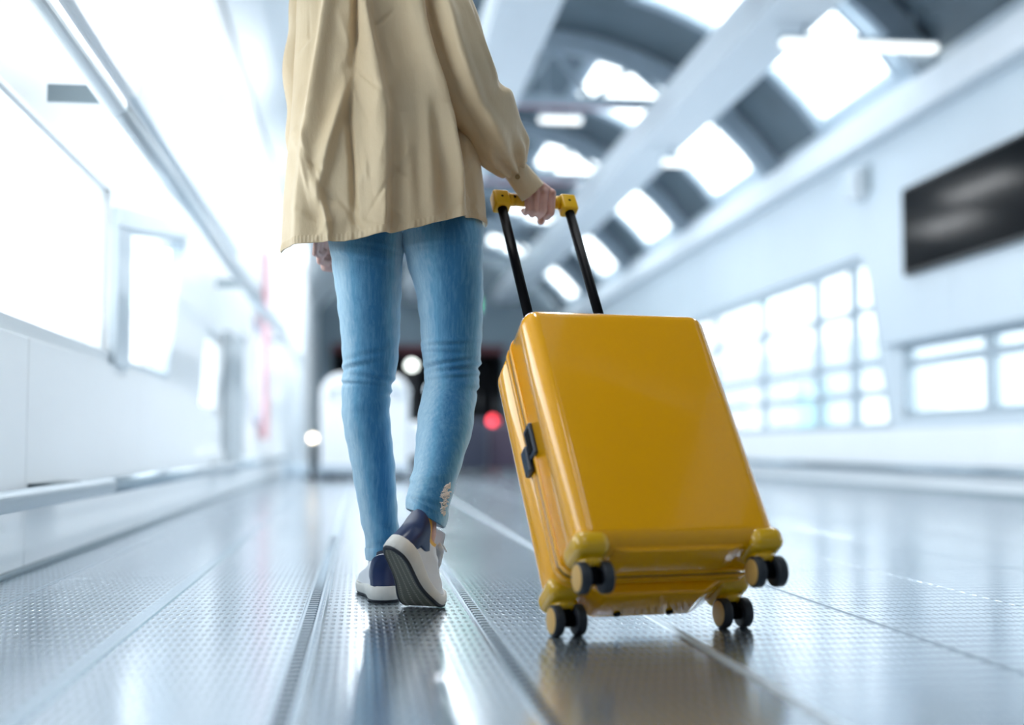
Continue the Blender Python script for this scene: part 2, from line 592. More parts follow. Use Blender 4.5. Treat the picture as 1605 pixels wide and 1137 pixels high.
def window(name, poly, x, mull_y, mull_z, mat_f, inward, fw=0.045):
    """frame, mullions and glass in a polygon opening of a side wall"""
    w = tag(bpy.data.objects.new(name, None), kind='structure')
    COL.objects.link(w)
    ins = []
    cy = sum(p[0] for p in poly) / 4
    cz = sum(p[1] for p in poly) / 4
    n = len(poly)
    bm = bmesh.new()
    for i in range(n):
        a, b = Vector(poly[i]), Vector(poly[(i + 1) % n])
        d = (b - a).normalized()
        nn = Vector((-d.y, d.x))
        if nn.dot(Vector((cy, cz)) - a) < 0:
            nn = -nn
        merge(bm, prism([tuple(a), tuple(b), tuple(b + nn * fw), tuple(a + nn * fw)], x - 0.05, x + 0.02, 'X'))
    obj('window_frame', bm, mat_f, w)
    def zr(yv):
        zs = []
        for i in range(n):
            a, b = poly[i], poly[(i + 1) % n]
            if (a[0] - yv) * (b[0] - yv) < 0:
                t = (yv - a[0]) / (b[0] - a[0])
                zs.append(a[1] + t * (b[1] - a[1]))
        return (min(zs), max(zs)) if len(zs) > 1 else (0, 0)
    def yr(zv):
        ys = []
        for i in range(n):
            a, b = poly[i], poly[(i + 1) % n]
            if (a[1] - zv) * (b[1] - zv) < 0:
                t = (zv - a[1]) / (b[1] - a[1])
                ys.append(a[0] + t * (b[0] - a[0]))
        return (min(ys), max(ys)) if len(ys) > 1 else (0, 0)
    for yv in mull_y:
        a, b = zr(yv)
        obj('mullion', box((x - 0.045, yv - 0.05, a), (x + 0.015, yv + 0.05, b)), mat_f, w)
    for zv in mull_z:
        a, b = yr(zv)
        obj('mullion', box((x - 0.04, a, zv - 0.03), (x + 0.01, b, zv + 0.03)), mat_f, w)
    obj('pane', prism(poly, x - 0.02, x - 0.014, 'X'), m_glass, w)
    return w


window('window_1', wins_l[0][1], XL - 0.06, [], [], m_wall, 1, 0.01)
window('window_2', wins_l[1][1], XL - 0.04, [], [], m_wall_grey, 1, 0.02)
window('window_3', wins_l[2][1], XL - 0.06, [], [], m_wall, 1)
window('window_4', wins_l[3][1], XL - 0.06, [], [], m_wall, 1)
window('window_5', wins_l[4][1], XL - 0.06, [11.2], [], m_frame, 1)
# grey surround (post and head) of the second opening
obj('window_surround', box((XL - 0.02, 4.54, 0.60), (XL + 0.012, 4.78, 1.09), 0.003, 1), m_wall_grey, wl)
obj('window_surround', prism([(4.54, 1.09), (4.78, 1.12), (6.46, 1.36), (6.40, 1.42), (4.54, 1.155)], XL - 0.02, XL + 0.012, 'X'), m_wall_grey, wl)
obj('pilaster', box((XL - 0.02, 8.18, 0.2), (XL + 0.03, 9.15, 1.05), 0.006, 1), simple('pilaster_grey', srgb(178, 186, 191), 0.6), wl)

# handrail on plates, and a low bumper rail, both along the left wall
RX, RZ = -0.66, 1.235
rail = empty('handrail', (RX, 0, RZ), 'silver tubular handrail high along the white left wall', 'handrail')
def rel(b, o):
    b.transform(Matrix.Translation(-Vector(o.location)))
    return b
joints = [-4.56, -0.54, 3.48, 7.50, 11.52]
ends = [YB] + joints + [14.2]
for a, b in zip(ends, ends[1:]):
    obj('tube', rel(cyl((RX, a + 0.004, RZ), (RX, b - 0.004, RZ), 0.030, n=28), rail), m_rail, rail, True)
for j in joints:
    obj('joint_sleeve', rel(cyl((RX, j - 0.03, RZ), (RX, j + 0.03, RZ), 0.0265, n=28), rail), m_rail, rail, True)
    obj('wall_bracket', rel(box((XL + 0.012, j - 0.006, RZ + 0.004), (RX + 0.0, j + 0.006, RZ + 0.052), 0.001, 1), rail), m_bracket, rail)
LX, LZ = -0.782, 0.196
low = empty('bumper_rail', (LX, 0, LZ), 'round grey bumper rail near the floor along the left wall', 'rail')
joints = [j + 0.66 for j in joints]
ends = [YB] + joints + [14.2]
for a, b in zip(ends, ends[1:]):
    obj('tube', rel(cyl((LX, a + 0.003, LZ), (LX, b - 0.003, LZ), 0.026, n=28), low), m_rail_low, low, True)
for j in joints:
    obj('joint_sleeve', rel(cyl((LX, j - 0.02, LZ), (LX, j + 0.02, LZ), 0.023, n=24), low), m_rail_low, low, True)
    obj('wall_bracket', rel(box((XL, j - 0.72, LZ + 0.016), (LX, j - 0.40, LZ + 0.028), 0.001, 1), low), m_dark_bracket, low)

# ------------------------------------------------------------------ right wall
wr = tag(obj('wall_right', box((XR + 0.018, YB, 0), (XR + 0.15, YF, 0.45)), m_wall), kind='structure')
wins_r = [
    ('window_6', [(2.2, 0.53), (9.10, 0.53), (9.10, 1.08), (2.2, 1.08)]),
    ('window_7', [(9.32, 0.46), (17.5, 0.46), (17.5, 1.83), (9.75, 1.83)]),
]
# window_7 slants on its near side: hole polygon order is bl, br, tr, tl
wall_with_holes('upper_wall', wins_r, XR + 0.018, XR + 0.15, YB, YF, 0.45, ZT_R, m_wall_grey, wr)
window('window_6', wins_r[0][1], XR + 0.07, [4.5, 6.2, 7.81], [0.93], m_mull, -1)
window('window_7', wins_r[1][1], XR + 0.07, [10.1, 10.95, 12.5, 14.2, 15.9], [0.74, 0.98, 1.42], m_mull, -1)
y = 3.4 - 2.2 * 5
while y < 22:
    obj('wall_panel', box((XR, y + 0.003, 0.02), (XR + 0.018, y + 2.197, 0.44), 0.002, 1), m_wall, wr)
    y += 2.2
boards = [(-7.0, 2.0), (2.0, 8.2)]
yy = [YB, -3.0, 0.0, 2.9, 5.65, 8.2]
for a, b in zip(yy, yy[1:]):
    obj('wall_board', box((XR - 0.02, a + 0.002, 1.10), (XR + 0.02, b - 0.002, 2.66), 0.002, 1), m_wall_grey, wr)
obj('wall_board', prism([(8.202, 1.10), (9.30, 1.10), (9.78, 1.85), (10.9, 1.85), (10.9, 2.66), (8.202, 2.66)], XR - 0.02, XR + 0.02, 'X'), m_wall_grey, wr)
for a, b in [(10.9, 13.6), (13.6, 16.3), (16.3, 19.0), (19.0, 22.0)]:
    obj('wall_board', box((XR - 0.02, a + 0.002, 1.85), (XR + 0.02, b - 0.002, 2.66), 0.002, 1), m_wall_grey, wr)
obj('sill_ledge', box((XR - 0.05, YB, 1.075), (XR + 0.02, 9.3, 1.10), 0.004, 1), m_frame, wr)
tag(obj('trim_2', box((XR - 0.16, YB, 2.66), (XR + 0.15, YF, 2.90), 0.01, 2), m_beam), kind='structure')
tag(obj('baseboard_right', box((XR - 0.006, YB, 0.0), (XR + 0.01, YF, 0.03), 0.002, 1), m_bracket), kind='structure')
RRX, RRZ = XR - 0.07, 0.165
low2 = empty('bumper_rail', (RRX, 0, RRZ), 'grey bumper rail near the floor along the far right wall', 'rail')
for k in range(8):
    a = YB + k * 4
    obj('tube', rel(cyl((RRX, a + 0.003, RRZ), (RRX, a + 3.997, RRZ), 0.026, n=20), low2), m_rail_low, low2, True)
    obj('wall_bracket', rel(box((RRX, a + 1.9, RRZ + 0.012), (XR + 0.002, a + 2.1, RRZ + 0.024)), low2), m_dark_bracket, low2)

# wall display
tv = empty('wall_display', (XR - 0.02, 7.55, 1.56), 'wide black glossy display screen on the right wall', 'display')
obj('housing', rel(box((XR - 0.075, 6.2, 1.56), (XR - 0.02, 8.86, 2.20), 0.006, 2), tv), m_black, tv)
obj('screen', rel(box((XR - 0.079, 6.23, 1.585), (XR - 0.074, 8.83, 2.175), 0.001, 1), tv), m_screen, tv)
# small white box on the wall
sp_ = empty('wall_speaker', (XR - 0.02, 9.7, 2.3), 'small white box mounted high on the right wall beyond the black screen', 'speaker')
obj('cabinet', rel(box((XR - 0.15, 9.60, 2.28), (XR - 0.02, 9.78, 2.52), 0.015, 3), sp_), m_white_gloss, sp_)
obj('shadow_plate', rel(box((XR - 0.03, 9.52, 2.33), (XR - 0.015, 9.62, 2.55), 0.003, 1), sp_), m_bracket, sp_)  # grey plate standing in for the shadow beside the box
obj('front_grille', rel(box((XR - 0.154, 9.62, 2.30), (XR - 0.149, 9.76, 2.50), 0.002, 1), sp_), m_wall_grey, sp_)

# ------------------------------------------------------------------ vaulted roof
CX, RR, CZ = 1.58, 3.04, 1.28  # circle of the vault section
def vault(x, dr=0.0):
    return CZ + math.sqrt(max(0.0, (RR + dr) ** 2 - (x - CX) ** 2))
ceil = bpy.data.objects.new('ceiling', None)
COL.objects.link(ceil)
tag(ceil, kind='structure')
BAY = 3.4
bay0 = 8.55 - BAY * 6
def arc_panel(xa, xb_, ya, yb_, dr0, dr1, n=8):
    pts = [(x, vault(x, dr0)) for x in np.linspace(xa, xb_, n)]
    pts += [(x, vault(x, dr1)) for x in np.linspace(xb_, xa, n)]
    return prism(pts, ya, yb_, 'Y')
XA, XB = XL - 0.15, XR + 0.15
SKY_R = (2.30, 4.06)
SKY_L = (-0.15, 0.80)
nb = 11
for k in range(nb):
    y0 = bay0 + k * BAY
    y1 = y0 + 2.1      # glazed part of the bay
    y2 = y0 + BAY
    obj('roof_deck', arc_panel(XA, XB, y1, y2, 0.0, 0.06, 24), m_deck, ceil)
    if y0 < 6:          # the bays above and behind the walker are closed
        obj('roof_deck', arc_panel(XA, XB, y0, y1, 0.0, 0.06, 24), m_deck, ceil)
    for a, b in ((XA, SKY_L[0]), (SKY_L[1], SKY_R[0]), (SKY_R[1], XB)) if y0 > 6 else ():
        obj('roof_deck', arc_panel(a, b, y0, y1, 0.0, 0.06, 12), m_deck, ceil)
    for (sa, sb) in (SKY_R, SKY_L) if y0 > 6 else ():
        mid = (sa + sb) / 2
        for (a, b) in ((sa, mid), (mid, sb)):
            for (ya, yb_) in ((y0, y0 + 0.45), (y0 + 0.45, y1)):
                obj('skylight_pane', arc_panel(a + 0.02, b - 0.02, ya + 0.02, yb_ - 0.02, 0.02, 0.028, 6), m_frost, ceil)
        for xm in (sa, mid, sb):
            obj('glazing_bar', arc_panel(xm - 0.06, xm + 0.06, y0, y1, -0.03, 0.05, 3), m_truss, ceil)
        for ym in (y0, y0 + 0.45, y1):
            obj('glazing_bar', arc_panel(sa, sb, ym - 0.07, ym + 0.07, -0.03, 0.05, 8), m_truss, ceil)
    # pale lining of the haunch above the left wall
    obj('haunch_lining', arc_panel(XL, -0.30, y0 + 0.004, y2 - 0.004, -0.05, -0.03, 6), m_wall, ceil)
    # arch rib of the bay
    obj('arch_rib', arc_panel(-0.28, XR, y0 - 0.16, y0 - 0.04, -0.22, -0.02, 20), m_truss, ceil)
    # struts of a light truss under the rib
    for s in range(4):
        xa = 0.3 + s * 0.75
        obj('strut', cyl((xa, y0 - 0.1, vault(xa, -0.2)), (xa + 0.38, y0 - 0.1, 3.62), 0.035, n=8), m_truss, ceil)
        obj('strut', cyl((xa + 0.75, y0 - 0.1, vault(xa + 0.75, -0.2)), (xa + 0.38, y0 - 0.1, 3.62), 0.035, n=8), m_truss, ceil)
    obj('bottom_chord', box((-0.55, y0 - 0.15, 3.56), (3.72, y0 - 0.05, 3.66)), m_truss, ceil)
# longitudinal white box beams
obj('long_beam', box((2.66, YB, 3.22), (3.12, YF, 3.52), 0.02, 2), m_beam, ceil)
obj('long_beam', box((0.86, YB, 3.22), (1.30, YF, 3.52), 0.02, 2), m_beam, ceil)
obj('long_beam', box((0.0, YB, 3.30), (0.20, YF, 3.50), 0.02, 2), m_beam, ceil)
for x, y, z, w in FILL_LIGHTS:
    obj('fill_light_housing', box((x - 0.07, y - 0.78, z - 0.01), (x + 0.07, y + 0.78, z + 0.04), 0.004, 1), m_truss, ceil)  # casing added round each fill light
# red service pipes across the hall
for yp in (11.9, 15.4):
    obj('service_pipe', cyl((1.34, yp, 3.60), (2.66, yp, 3.60), 0.05, n=12), m_red, ceil, True)
# lit tube lamps near the right skylights
for i, (xa, yl, z, hl) in enumerate([(3.42, 8.35, 3.12, 0.56), (2.05, 13.0, 3.75, 0.22), (3.2, 12.0, 3.1, 0.3)]):
    t = empty('tube_lamp', (xa, yl, z), ['white lit tube lamp under the skylight above the black screen', 'white lit tube lamp left of the large white roof beam', 'white lit tube lamp under the second skylight from the front'][i], 'lamp', 'lit tube lamps under the roof')
    obj('lit_tube', rel(box((xa - hl, yl - 0.04, z - 0.05), (xa + hl, yl + 0.04, z), 0.015, 2), t), m_tube, t)
    obj('fitting', rel(box((xa - hl - 0.02, yl - 0.05, z), (xa + hl + 0.02, yl + 0.05, z + 0.03), 0.004, 1), t), m_truss, t)
    for xh in (xa - hl * 0.7, xa + hl * 0.7):
        obj('hanger', rel(cyl((xh, yl, z + 0.03), (xh, yl, vault(xh)), 0.012, n=8), t), m_truss, t)

# ------------------------------------------------------------------ far end
tag(obj('wall_back', prism([(XA, 0), (XB, 0), (XB, 3.0), (2.9, 4.0), (1.58, 4.36), (0.2, 4.0), (XA, 3.0)], YB - 0.2, YB, 'Y'), m_far), kind='structure')
wf = tag(obj('wall_far', prism([(XA, 0), (-0.6, 0), (-0.6, 2.25), (2.9, 2.25), (2.9, 0), (XB, 0), (XB, 3.0), (2.9, 4.4), (1.58, 4.6), (0.2, 4.4), (XA, 3.0)], YF - 0.3, YF, 'Y'), m_far), kind='structure')
obj('passage_back', box((-0.7, YF + 1.5, 0), (3.0, YF + 1.6, 2.4)), m_portal, wf)
obj('passage_side', box((-0.7, YF, 0), (-0.6, YF + 1.6, 2.4)), m_portal, wf)
obj('passage_side', box((2.9, YF, 0), (3.0, YF + 1.6, 2.4)), m_portal, wf)
obj('passage_ceiling', box((-0.7, YF, 2.25), (3.0, YF + 1.6, 2.4)), m_portal, wf)
obj('passage_floor', box((-0.7, YF, -0.1), (3.0, YF + 1.6, 0.0)), m_portal, wf)
obj('lintel_band', box((-0.6, YF - 0.36, 2.2), (2.9, YF - 0.3, 2.36)), simple('dark_red_band', srgb(84, 30, 38), 0.6), wf)

col = empty('round_column', (-0.84, 14.6, 0), 'round white column standing by the left wall beyond the windows', 'column')
obj('shaft', rel(cyl((-0.84, 14.6, 0.05), (-0.84, 14.6, 3.1), 0.2, n=32), col), m_wall, col, True)
obj('base', rel(cyl((-0.84, 14.6, 0.0), (-0.84, 14.6, 0.12), 0.26, n=32, bev=0.02), col), m_frame, col, True)
ban = tag(obj('red_banner', box((-0.83, 10.95, 0.38), (-0.80, 11.38, 2.0), 0.004, 1), simple('pale_red_panel', srgb(226, 172, 180), 0.6)), 'tall narrow pale red panel on the left wall just before the white column', 'panel')
# white rounded service cart behind the walker
cart = empty('service_cart', (0.05, 12.6, 0), 'white rounded service cart blurred in the distance behind the legs', 'cart')
def rounded_cab(xa, xb_, z0, z1, r, ya, yb_, top=True):
    pts = [(xa, z0), (xb_, z0)]
    for a in np.linspace(0, 90, 7):
        pts.append((xb_ - r + r * math.cos(math.radians(a)), z1 - r + r * math.sin(math.radians(a))))
    for a in np.linspace(90, 180, 7):
        pts.append((xa + r + r * math.cos(math.radians(a)), z1 - r + r * math.sin(math.radians(a))))
    b = prism(pts, ya, yb_, 'Y')
    es = [e for e in b.edges if abs(e.verts[0].co.y - e.verts[1].co.y) < 1e-6]
    bmesh.ops.bevel(b, geom=es, offset=0.04, segments=3, profile=0.5, affect='EDGES')
    return b
obj('cab', rel(rounded_cab(-0.38, 0.46, 0.07, 1.02, 0.20, 12.3, 13.3), cart), m_white_gloss, cart)
obj('side_bin', rel(rounded_cab(0.47, 0.60, 0.22, 0.56, 0.05, 12.4, 13.2), cart), m_white_gloss, cart)
obj('bumper', rel(box((-0.40, 12.26, 0.06), (0.48, 12.34, 0.14), 0.02, 2), cart), m_frame, cart)
for xw in (-0.30, 0.38):
    for yw in (12.5, 13.1):
        obj('wheel', rel(cyl((xw - 0.03, yw, 0.07), (xw + 0.03, yw, 0.07), 0.07, n=20, bev=0.012), cart), m_tyre, cart, True)
obj('push_bar', rel(tube([(-0.3, 12.3, 0.8), (-0.3, 12.2, 0.86), (0.38, 12.2, 0.86), (0.38, 12.3, 0.8)], 0.018), cart), m_frame, cart, True)

# two dark suitcases standing far off
def far_case(x, y, w, h, label, mat):
    t = empty('dark_suitcase', (x, y, 0), label, 'suitcase', 'dark luggage in the distance')
    obj('shell', box((-w / 2, -0.12, 0.06), (w / 2, 0.12, h), 0.035, 4), mat, t, True)
    for sx in (-1, 1):
        obj('pole', cyl((sx * 0.08, 0.08, h - 0.02), (sx * 0.08, 0.08, h + 0.28), 0.009, n=10), m_black, t, True)
        for sy in (-1, 1):
            obj('wheel', cyl((sx * (w / 2 - 0.05) - 0.012, sy * 0.08, 0.03), (sx * (w / 2 - 0.05) + 0.012, sy * 0.08, 0.03), 0.03, n=16, bev=0.004), m_tyre, t, True)
    obj('grip', cyl((-0.095, 0.08, h + 0.28), (0.095, 0.08, h + 0.28), 0.014, n=12), m_black, t, True)
    obj('seam', box((-w / 2 - 0.003, -0.006, 0.08), (w / 2 + 0.003, 0.006, h + 0.003), 0.002, 1), m_black, t)


far_case(1.24, 14.2, 0.34, 0.62, 'dark blue suitcase standing far off, just right of the right calf', simple('dark_blue_shell', srgb(34, 38, 56), 0.5))
far_case(1.62, 14.5, 0.36, 0.56, 'dark plum suitcase standing far off beside the yellow suitcase lock', simple('dark_plum_shell', srgb(58, 46, 64), 0.5))

# lamps in the dark distance
def ball_lamp(name, p, r, mat, label, group=None):
    t = empty(name, p, label, 'lamp', group)
    b = bmesh.new()
    bmesh.ops.create_uvsphere(b, u_segments=16, v_segments=10, radius=r)
    obj('bulb', b, mat, t, True)
    obj('socket', cyl((0, 0, -r * 1.6), (0, 0, -r * 0.8), r * 0.55, n=12), m_black, t, True)
    obj('post', cyl((0, 0, -p[2]), (0, 0, -r), 0.02, n=10), m_black, t, True)
    obj('foot', cyl((0, 0, -p[2]), (0, 0, -p[2] + 0.02), 0.09, n=20), m_black, t, True)
    return t
ball_lamp('globe_lamp', (0.78, 19.8, 1.57), 0.07, m_lamp_white, 'round white lamp glowing between the knees of the walker')
ball_lamp('globe_lamp', (-0.47, 12.8, 0.40), 0.035, m_lamp_warm, 'small warm lamp low beside the foot of the white column')
ball_lamp('globe_lamp', (0.70, 20.4, 1.20), 0.06, m_lamp_blue, 'dim bluish lamp below the round white lamp')
ball_lamp('globe_lamp', (1.10, 20.4, 1.22), 0.06, m_lamp_blue, 'dim bluish lamp right of the round white lamp, near the right knee')
ball_lamp('signal_lamp', (2.07, 20.0, 0.72), 0.07, m_lamp_red, 'red lamp glowing beside the left edge of the yellow suitcase')
gs = empty('exit_sign', (1.55, 20, 2.55), 'green lit sign box hanging in the distance, mirrored in the floor', 'sign')
obj('lit_panel', box((-0.30, -0.04, -0.11), (0.30, 0.04, 0.11), 0.008, 1), m_green, gs)
obj('hanger', cyl((0, 0, 0.11), (0, 0, 1.76), 0.012, n=8), m_truss, gs)

# neighbour building seen through the right windows
nbld = empty('neighbour_building', (9, 14, 0), 'pale building outside the right windows with a teal window', 'building')
obj('facade', rel(box((8.5, 6, -1), (9.5, 30, 2.2)), nbld), m_building, nbld)
for k in range(7):
    obj('facade_window', rel(box((8.46, 7 + k * 3.1, 0.55), (8.5, 8.6 + k * 3.1, 1.5)), nbld), m_teal if k % 3 == 2 else m_wall, nbld)

# ------------------------------------------------------------------ yellow suitcase, tilted on its two far wheels
YAW, TILT = 0.202, 0.604
SW, SH, SD = 0.366, 0.505, 0.226
WLEN, INS, INSX, WRAD = 0.039, 0.040, 0.026, 0.0262
vA = Vector((math.cos(YAW), math.sin(YAW), 0))
vF = Vector((-math.sin(YAW), math.cos(YAW), 0))
vU = Vector((0, 0, 1))
vC = vF * math.sin(TILT) + vU * math.cos(TILT)
vB = vF * math.cos(TILT) - vU * math.sin(TILT)
P0 = Vector((0.503, 2.189, WRAD)) + vC * WLEN + vB * INS
SM = Matrix(((vA.x, vB.x, vC.x, P0.x), (vA.y, vB.y, vC.y, P0.y), (vA.z, vB.z, vC.z, P0.z), (0, 0, 0, 1)))
case = empty('suitcase', (0, 0, 0), 'glossy yellow hard-shell rolling suitcase tilted back on its wheels, pulled by the walker', 'suitcase')
case.matrix_world = SM


def shell_half(b0, b1, outer_low):
    """one half of the shell, rounded everywhere but along the seam"""
    b = box((-SW / 2, b0, 0), (SW / 2, b1, SH))
    eds = []
    seam = b1 if outer_low else b0
    for e in b.edges:
        if all(abs(v.co.y - seam) < 1e-5 for v in e.verts):
            continue
        eds.append(e)
    bmesh.ops.bevel(b, geom=eds, offset=0.03, segments=8, profile=0.5, affect='EDGES')
    return b


mid = -SD / 2
fs = obj('front_shell', shell_half(-SD, mid - 0.003, True), m_yellow, case, True)
bs = obj('back_shell', shell_half(mid + 0.003, 0.0, False), m_yellow, case, True)
for o in (fs, bs):
    o.data.polygons.foreach_set('use_smooth', [True] * len(o.data.polygons))


def rim(b0, b1, out):
    """a closed band running round the shell beside the seam"""
    bm_ = bmesh.new()
    r = 0.03
    def ring(off, bb):
        pts = []
        for cx, cz, a0 in ((SW / 2 - r, SH - r, 0), (-SW / 2 + r, SH - r, 90), (-SW / 2 + r, r, 180), (SW / 2 - r, r, 270)):
            for k in range(7):
                a = math.radians(a0 + 15 * k)
                pts.append(bm_.verts.new((cx + (r + off) * math.cos(a), bb, cz + (r + off) * math.sin(a))))
        return pts
    rs = [ring(-0.004, b0), ring(out, b0), ring(out, b1), ring(-0.004, b1)]
    n = len(rs[0])
    for a, c in zip(rs, rs[1:] + rs[:1]):
        for k in range(n):
            bm_.faces.new((a[k], a[(k + 1) % n], c[(k + 1) % n], c[k]))
    bmesh.ops.recalc_face_normals(bm_, faces=bm_.faces)
    es = [e for e in bm_.edges if len(e.link_faces) == 2 and e.calc_face_angle(0) > 0.9]
    bmesh.ops.bevel(bm_, geom=es, offset=0.0012, segments=2, profile=0.5, affect='EDGES')
    return bm_


obj('seam_rim', rim(mid - 0.018, mid - 0.0055, 0.0026), m_yellow, case, True)
obj('seam_rim', rim(mid + 0.0055, mid + 0.018, 0.0026), m_yellow, case, True)
obj('zip_tape', rim(mid - 0.0056, mid + 0.0056, -0.0005), m_seal, case, True)

# two-lever lock on the left side, across the seam
lk = obj('lock', box((-SW / 2 - 0.007, mid - 0.030, 0.235), (-SW / 2 + 0.002, mid + 0.004, 0.300), 0.004, 3), m_lock, case)
obj('latch', box((-SW / 2 - 0.012, mid - 0.002, 0.215), (-SW / 2 - 0.001, mid + 0.026, 0.268), 0.004, 3), m_lock, lk)
obj('key_plate', box((-SW / 2 - 0.0085, mid - 0.026, 0.243), (-SW / 2 - 0.0065, mid - 0.006, 0.290), 0.001, 1), m_navy, lk)

# corner housings with twin-wheel casters
def caster(sx, b, swivel, hubs):
    a = sx * (SW / 2 - INSX)
    near = b < mid
    ho = obj('wheel_housing', box((a - 0.033, b - 0.0425, -0.012), (a + 0.0295, b + 0.036, 0.030) if near else (a + 0.0295, b + 0.0425, 0.030), 0.018, 6, mtx=(Matrix.Scale(-1, 4, (1, 0, 0)) @ Matrix.Translation((-2 * a, 0, 0))) if sx > 0 else None), m_yellow_h, case, True)
    obj('pivot_boss', cyl((a, b, -0.024), (a, b, -0.010), 0.019, 0.025, n=28), m_yellow_h, ho, True)
    ca = obj('caster', cyl((a, b, -0.030), (a, b, -0.020), 0.011, n=18), m_navy, case, True)
    fk = box((a - 0.008, b - 0.012, -WLEN - 0.004), (a + 0.008, b + 0.014, -0.018), 0.004, 3)
    merge(fk, cyl((a - 0.014, b, -WLEN), (a + 0.014, b, -WLEN), 0.012, n=18))
    obj('fork', fk, m_navy, ca, True)
    for s in (-1, 1):
        w0, w1 = a + s * 0.0115, a + s * 0.0285
        wh = obj('wheel', cyl((w0, b, -WLEN), (w1, b, -WLEN), WRAD, n=40, bev=0.003), m_tyre, ca, True)
        wh2 = obj('hub_cap', cyl((w1 - s * 0.001, b, -WLEN), (w1 + s * 0.0012, b, -WLEN), WRAD - 0.0042, n=36, bev=0.0008), m_hub, ca, True)
    return ca


for sx in (-1, 1):
    caster(sx, -INS, 0, 1)
    caster(sx, -(SD - INS), 0, 1)
# moulded base under the back half, its ends sloping up to the wheels
bb = prism([(-0.128, 0.012), (-0.128, 0.0), (-0.098, -0.022), (0.088, -0.022), (0.128, 0.0), (0.128, 0.012)], mid + 0.024, -0.006, 'Y')
bmesh.ops.bevel(bb, geom=list(bb.edges), offset=0.007, segments=4, profile=0.5, affect='EDGES')
obj('base_moulding', bb, m_yellow, case, True)
bb = prism([(-0.118, 0.010), (-0.118, 0.0), (-0.092, -0.006), (0.092, -0.006), (0.118, 0.0), (0.118, 0.010)], -SD + 0.018, mid - 0.024, 'Y')
bmesh.ops.bevel(bb, geom=list(bb.edges), offset=0.003, segments=3, profile=0.5, affect='EDGES')
obj('base_moulding', bb, m_yellow, case, True)
# small feet under the bottom
for xx in (-0.055, 0.045):
    obj('foot_stud', cyl((xx, -0.022, -0.0255), (xx, -0.022, -0.020), 0.0065, n=16), m_navy, case, True)

# telescopic poles and grip
HW, HL = 0.156, 0.457
HX = -0.012
PB = -0.035
for s in (-1, 1):
    x = HX + s * HW / 2
    p = obj('telescopic_pole', cyl((x, PB, SH - 0.02), (x, PB, SH + HL - 0.01), 0.0105, n=24), m_navy, case, True)
    obj('pole_sleeve', cyl((x, PB, SH - 0.02), (x, PB, SH + 0.060), 0.0142, n=24, bev=0.002), m_navy, p, True)
    obj('sleeve_collar', cyl((x, PB, SH - 0.002), (x, PB, SH + 0.006), 0.019, n=24, bev=0.002), m_navy, p, True)
gc = SH + HL + 0.014
grip = obj('handle_grip', cyl((HX - HW / 2, PB, gc), (HX + HW / 2, PB, gc), 0.0135, n=28), m_yellow_grip, case, True)
for s in (-1, 1):
    x = HX + s * HW / 2
    hb = box((x - 0.0185, PB - 0.0165, gc - 0.030), (x + 0.0185, PB + 0.0165, gc + 0.0155), 0.006, 4)
    e = obj('grip_end', hb, m_yellow_grip, grip, True)
    obj('screw', cyl((x, PB - 0.0168, gc - 0.006), (x, PB - 0.015, gc - 0.006), 0.003, n=12), m_navy, grip)
    obj('grip_neck', cyl((x - s * 0.018, PB, gc), (x - s * 0.034, PB, gc), 0.0155, 0.0137, n=24), m_yellow_grip, grip, True)
obj('lock_button', cyl((HX - HW / 2 + 0.030, PB - 0.0146, gc - 0.003), (HX - HW / 2 + 0.030, PB - 0.012, gc - 0.003), 0.0035, n=14), m_navy, grip)

# ------------------------------------------------------------------ the walking woman
BAR = SM @ Vector((HX + 0.003, PB, gc))          # middle of the stretch the hand holds


def shoe_space(place, bend, yball, mirror):
    """maps shoe coordinates (x across, y from the heel, z up) to the world: twist, bend at the ball, turn, move"""
    org, yaw, roll = place
    def D(P):
        P = np.asarray(P, float).copy()
        if mirror:
            P[..., 0] *= -1
        y = P[..., 1].copy()
        tw = roll * (1 - sstep(y, 0.09, 0.215))
        x, z = P[..., 0].copy(), P[..., 2].copy()
        P[..., 0], P[..., 2] = x * np.cos(tw) + z * np.sin(tw), -x * np.sin(tw) + z * np.cos(tw)
        z = P[..., 2].copy()
        s = np.linspace(-0.05, FL + 0.05, 400)
        ang = bend * (1 - sstep(s, yball - 0.030, yball + 0.035))      # pitch of the sole at each station
        ds = s[1] - s[0]
        ib = int(np.argmin(np.abs(s - (yball + 0.035))))
        cy = np.concatenate([[0], np.cumsum(np.cos(ang[:-1]) * ds)])
        cz = np.concatenate([[0], np.cumsum(-np.sin(ang[:-1]) * ds)])
        cy += s[ib] - cy[ib]
        cz -= cz[ib]
        Y0, Z0, An = np.interp(y, s, cy), np.interp(y, s, cz), np.interp(y, s, ang)
        P[..., 1] = Y0 + z * np.sin(An)
        P[..., 2] = Z0 + z * np.cos(An)
        c, s_ = math.cos(yaw), math.sin(yaw)
        x, yy_ = P[..., 0].copy(), P[..., 1].copy()
        P[..., 0], P[..., 1] = x * c + yy_ * s_, -x * s_ + yy_ * c
        return P + np.array(org)
    return D


FL = 0.262
SHOE_R = shoe_space(((0.036, 2.385, 0.0), 0.47, 0.35), math.radians(41), 0.190, True)
SHOE_L = shoe_space(((0.054, 2.648, 0.0), -0.10, 0.0), 0.0, 0.190, False)


def cone_link(bm_, a, b, ra, rb):
    """tapered capsule between two joints (closed hull)"""
    a, b = Vector(a), Vector(b)
    t = bmesh.new()
    for p, r in ((a, ra), (b, rb)):
        bmesh.ops.create_uvsphere(t, u_segments=14, v_segments=9, radius=r, matrix=Matrix.Translation(p))
    res = bmesh.ops.convex_hull(t, input=t.verts)
    bmesh.ops.delete(t, geom=list({g for g in res['geom_interior'] + res['geom_unused'] if isinstance(g, bmesh.types.BMVert)}), context='VERTS')
    merge(bm_, t)


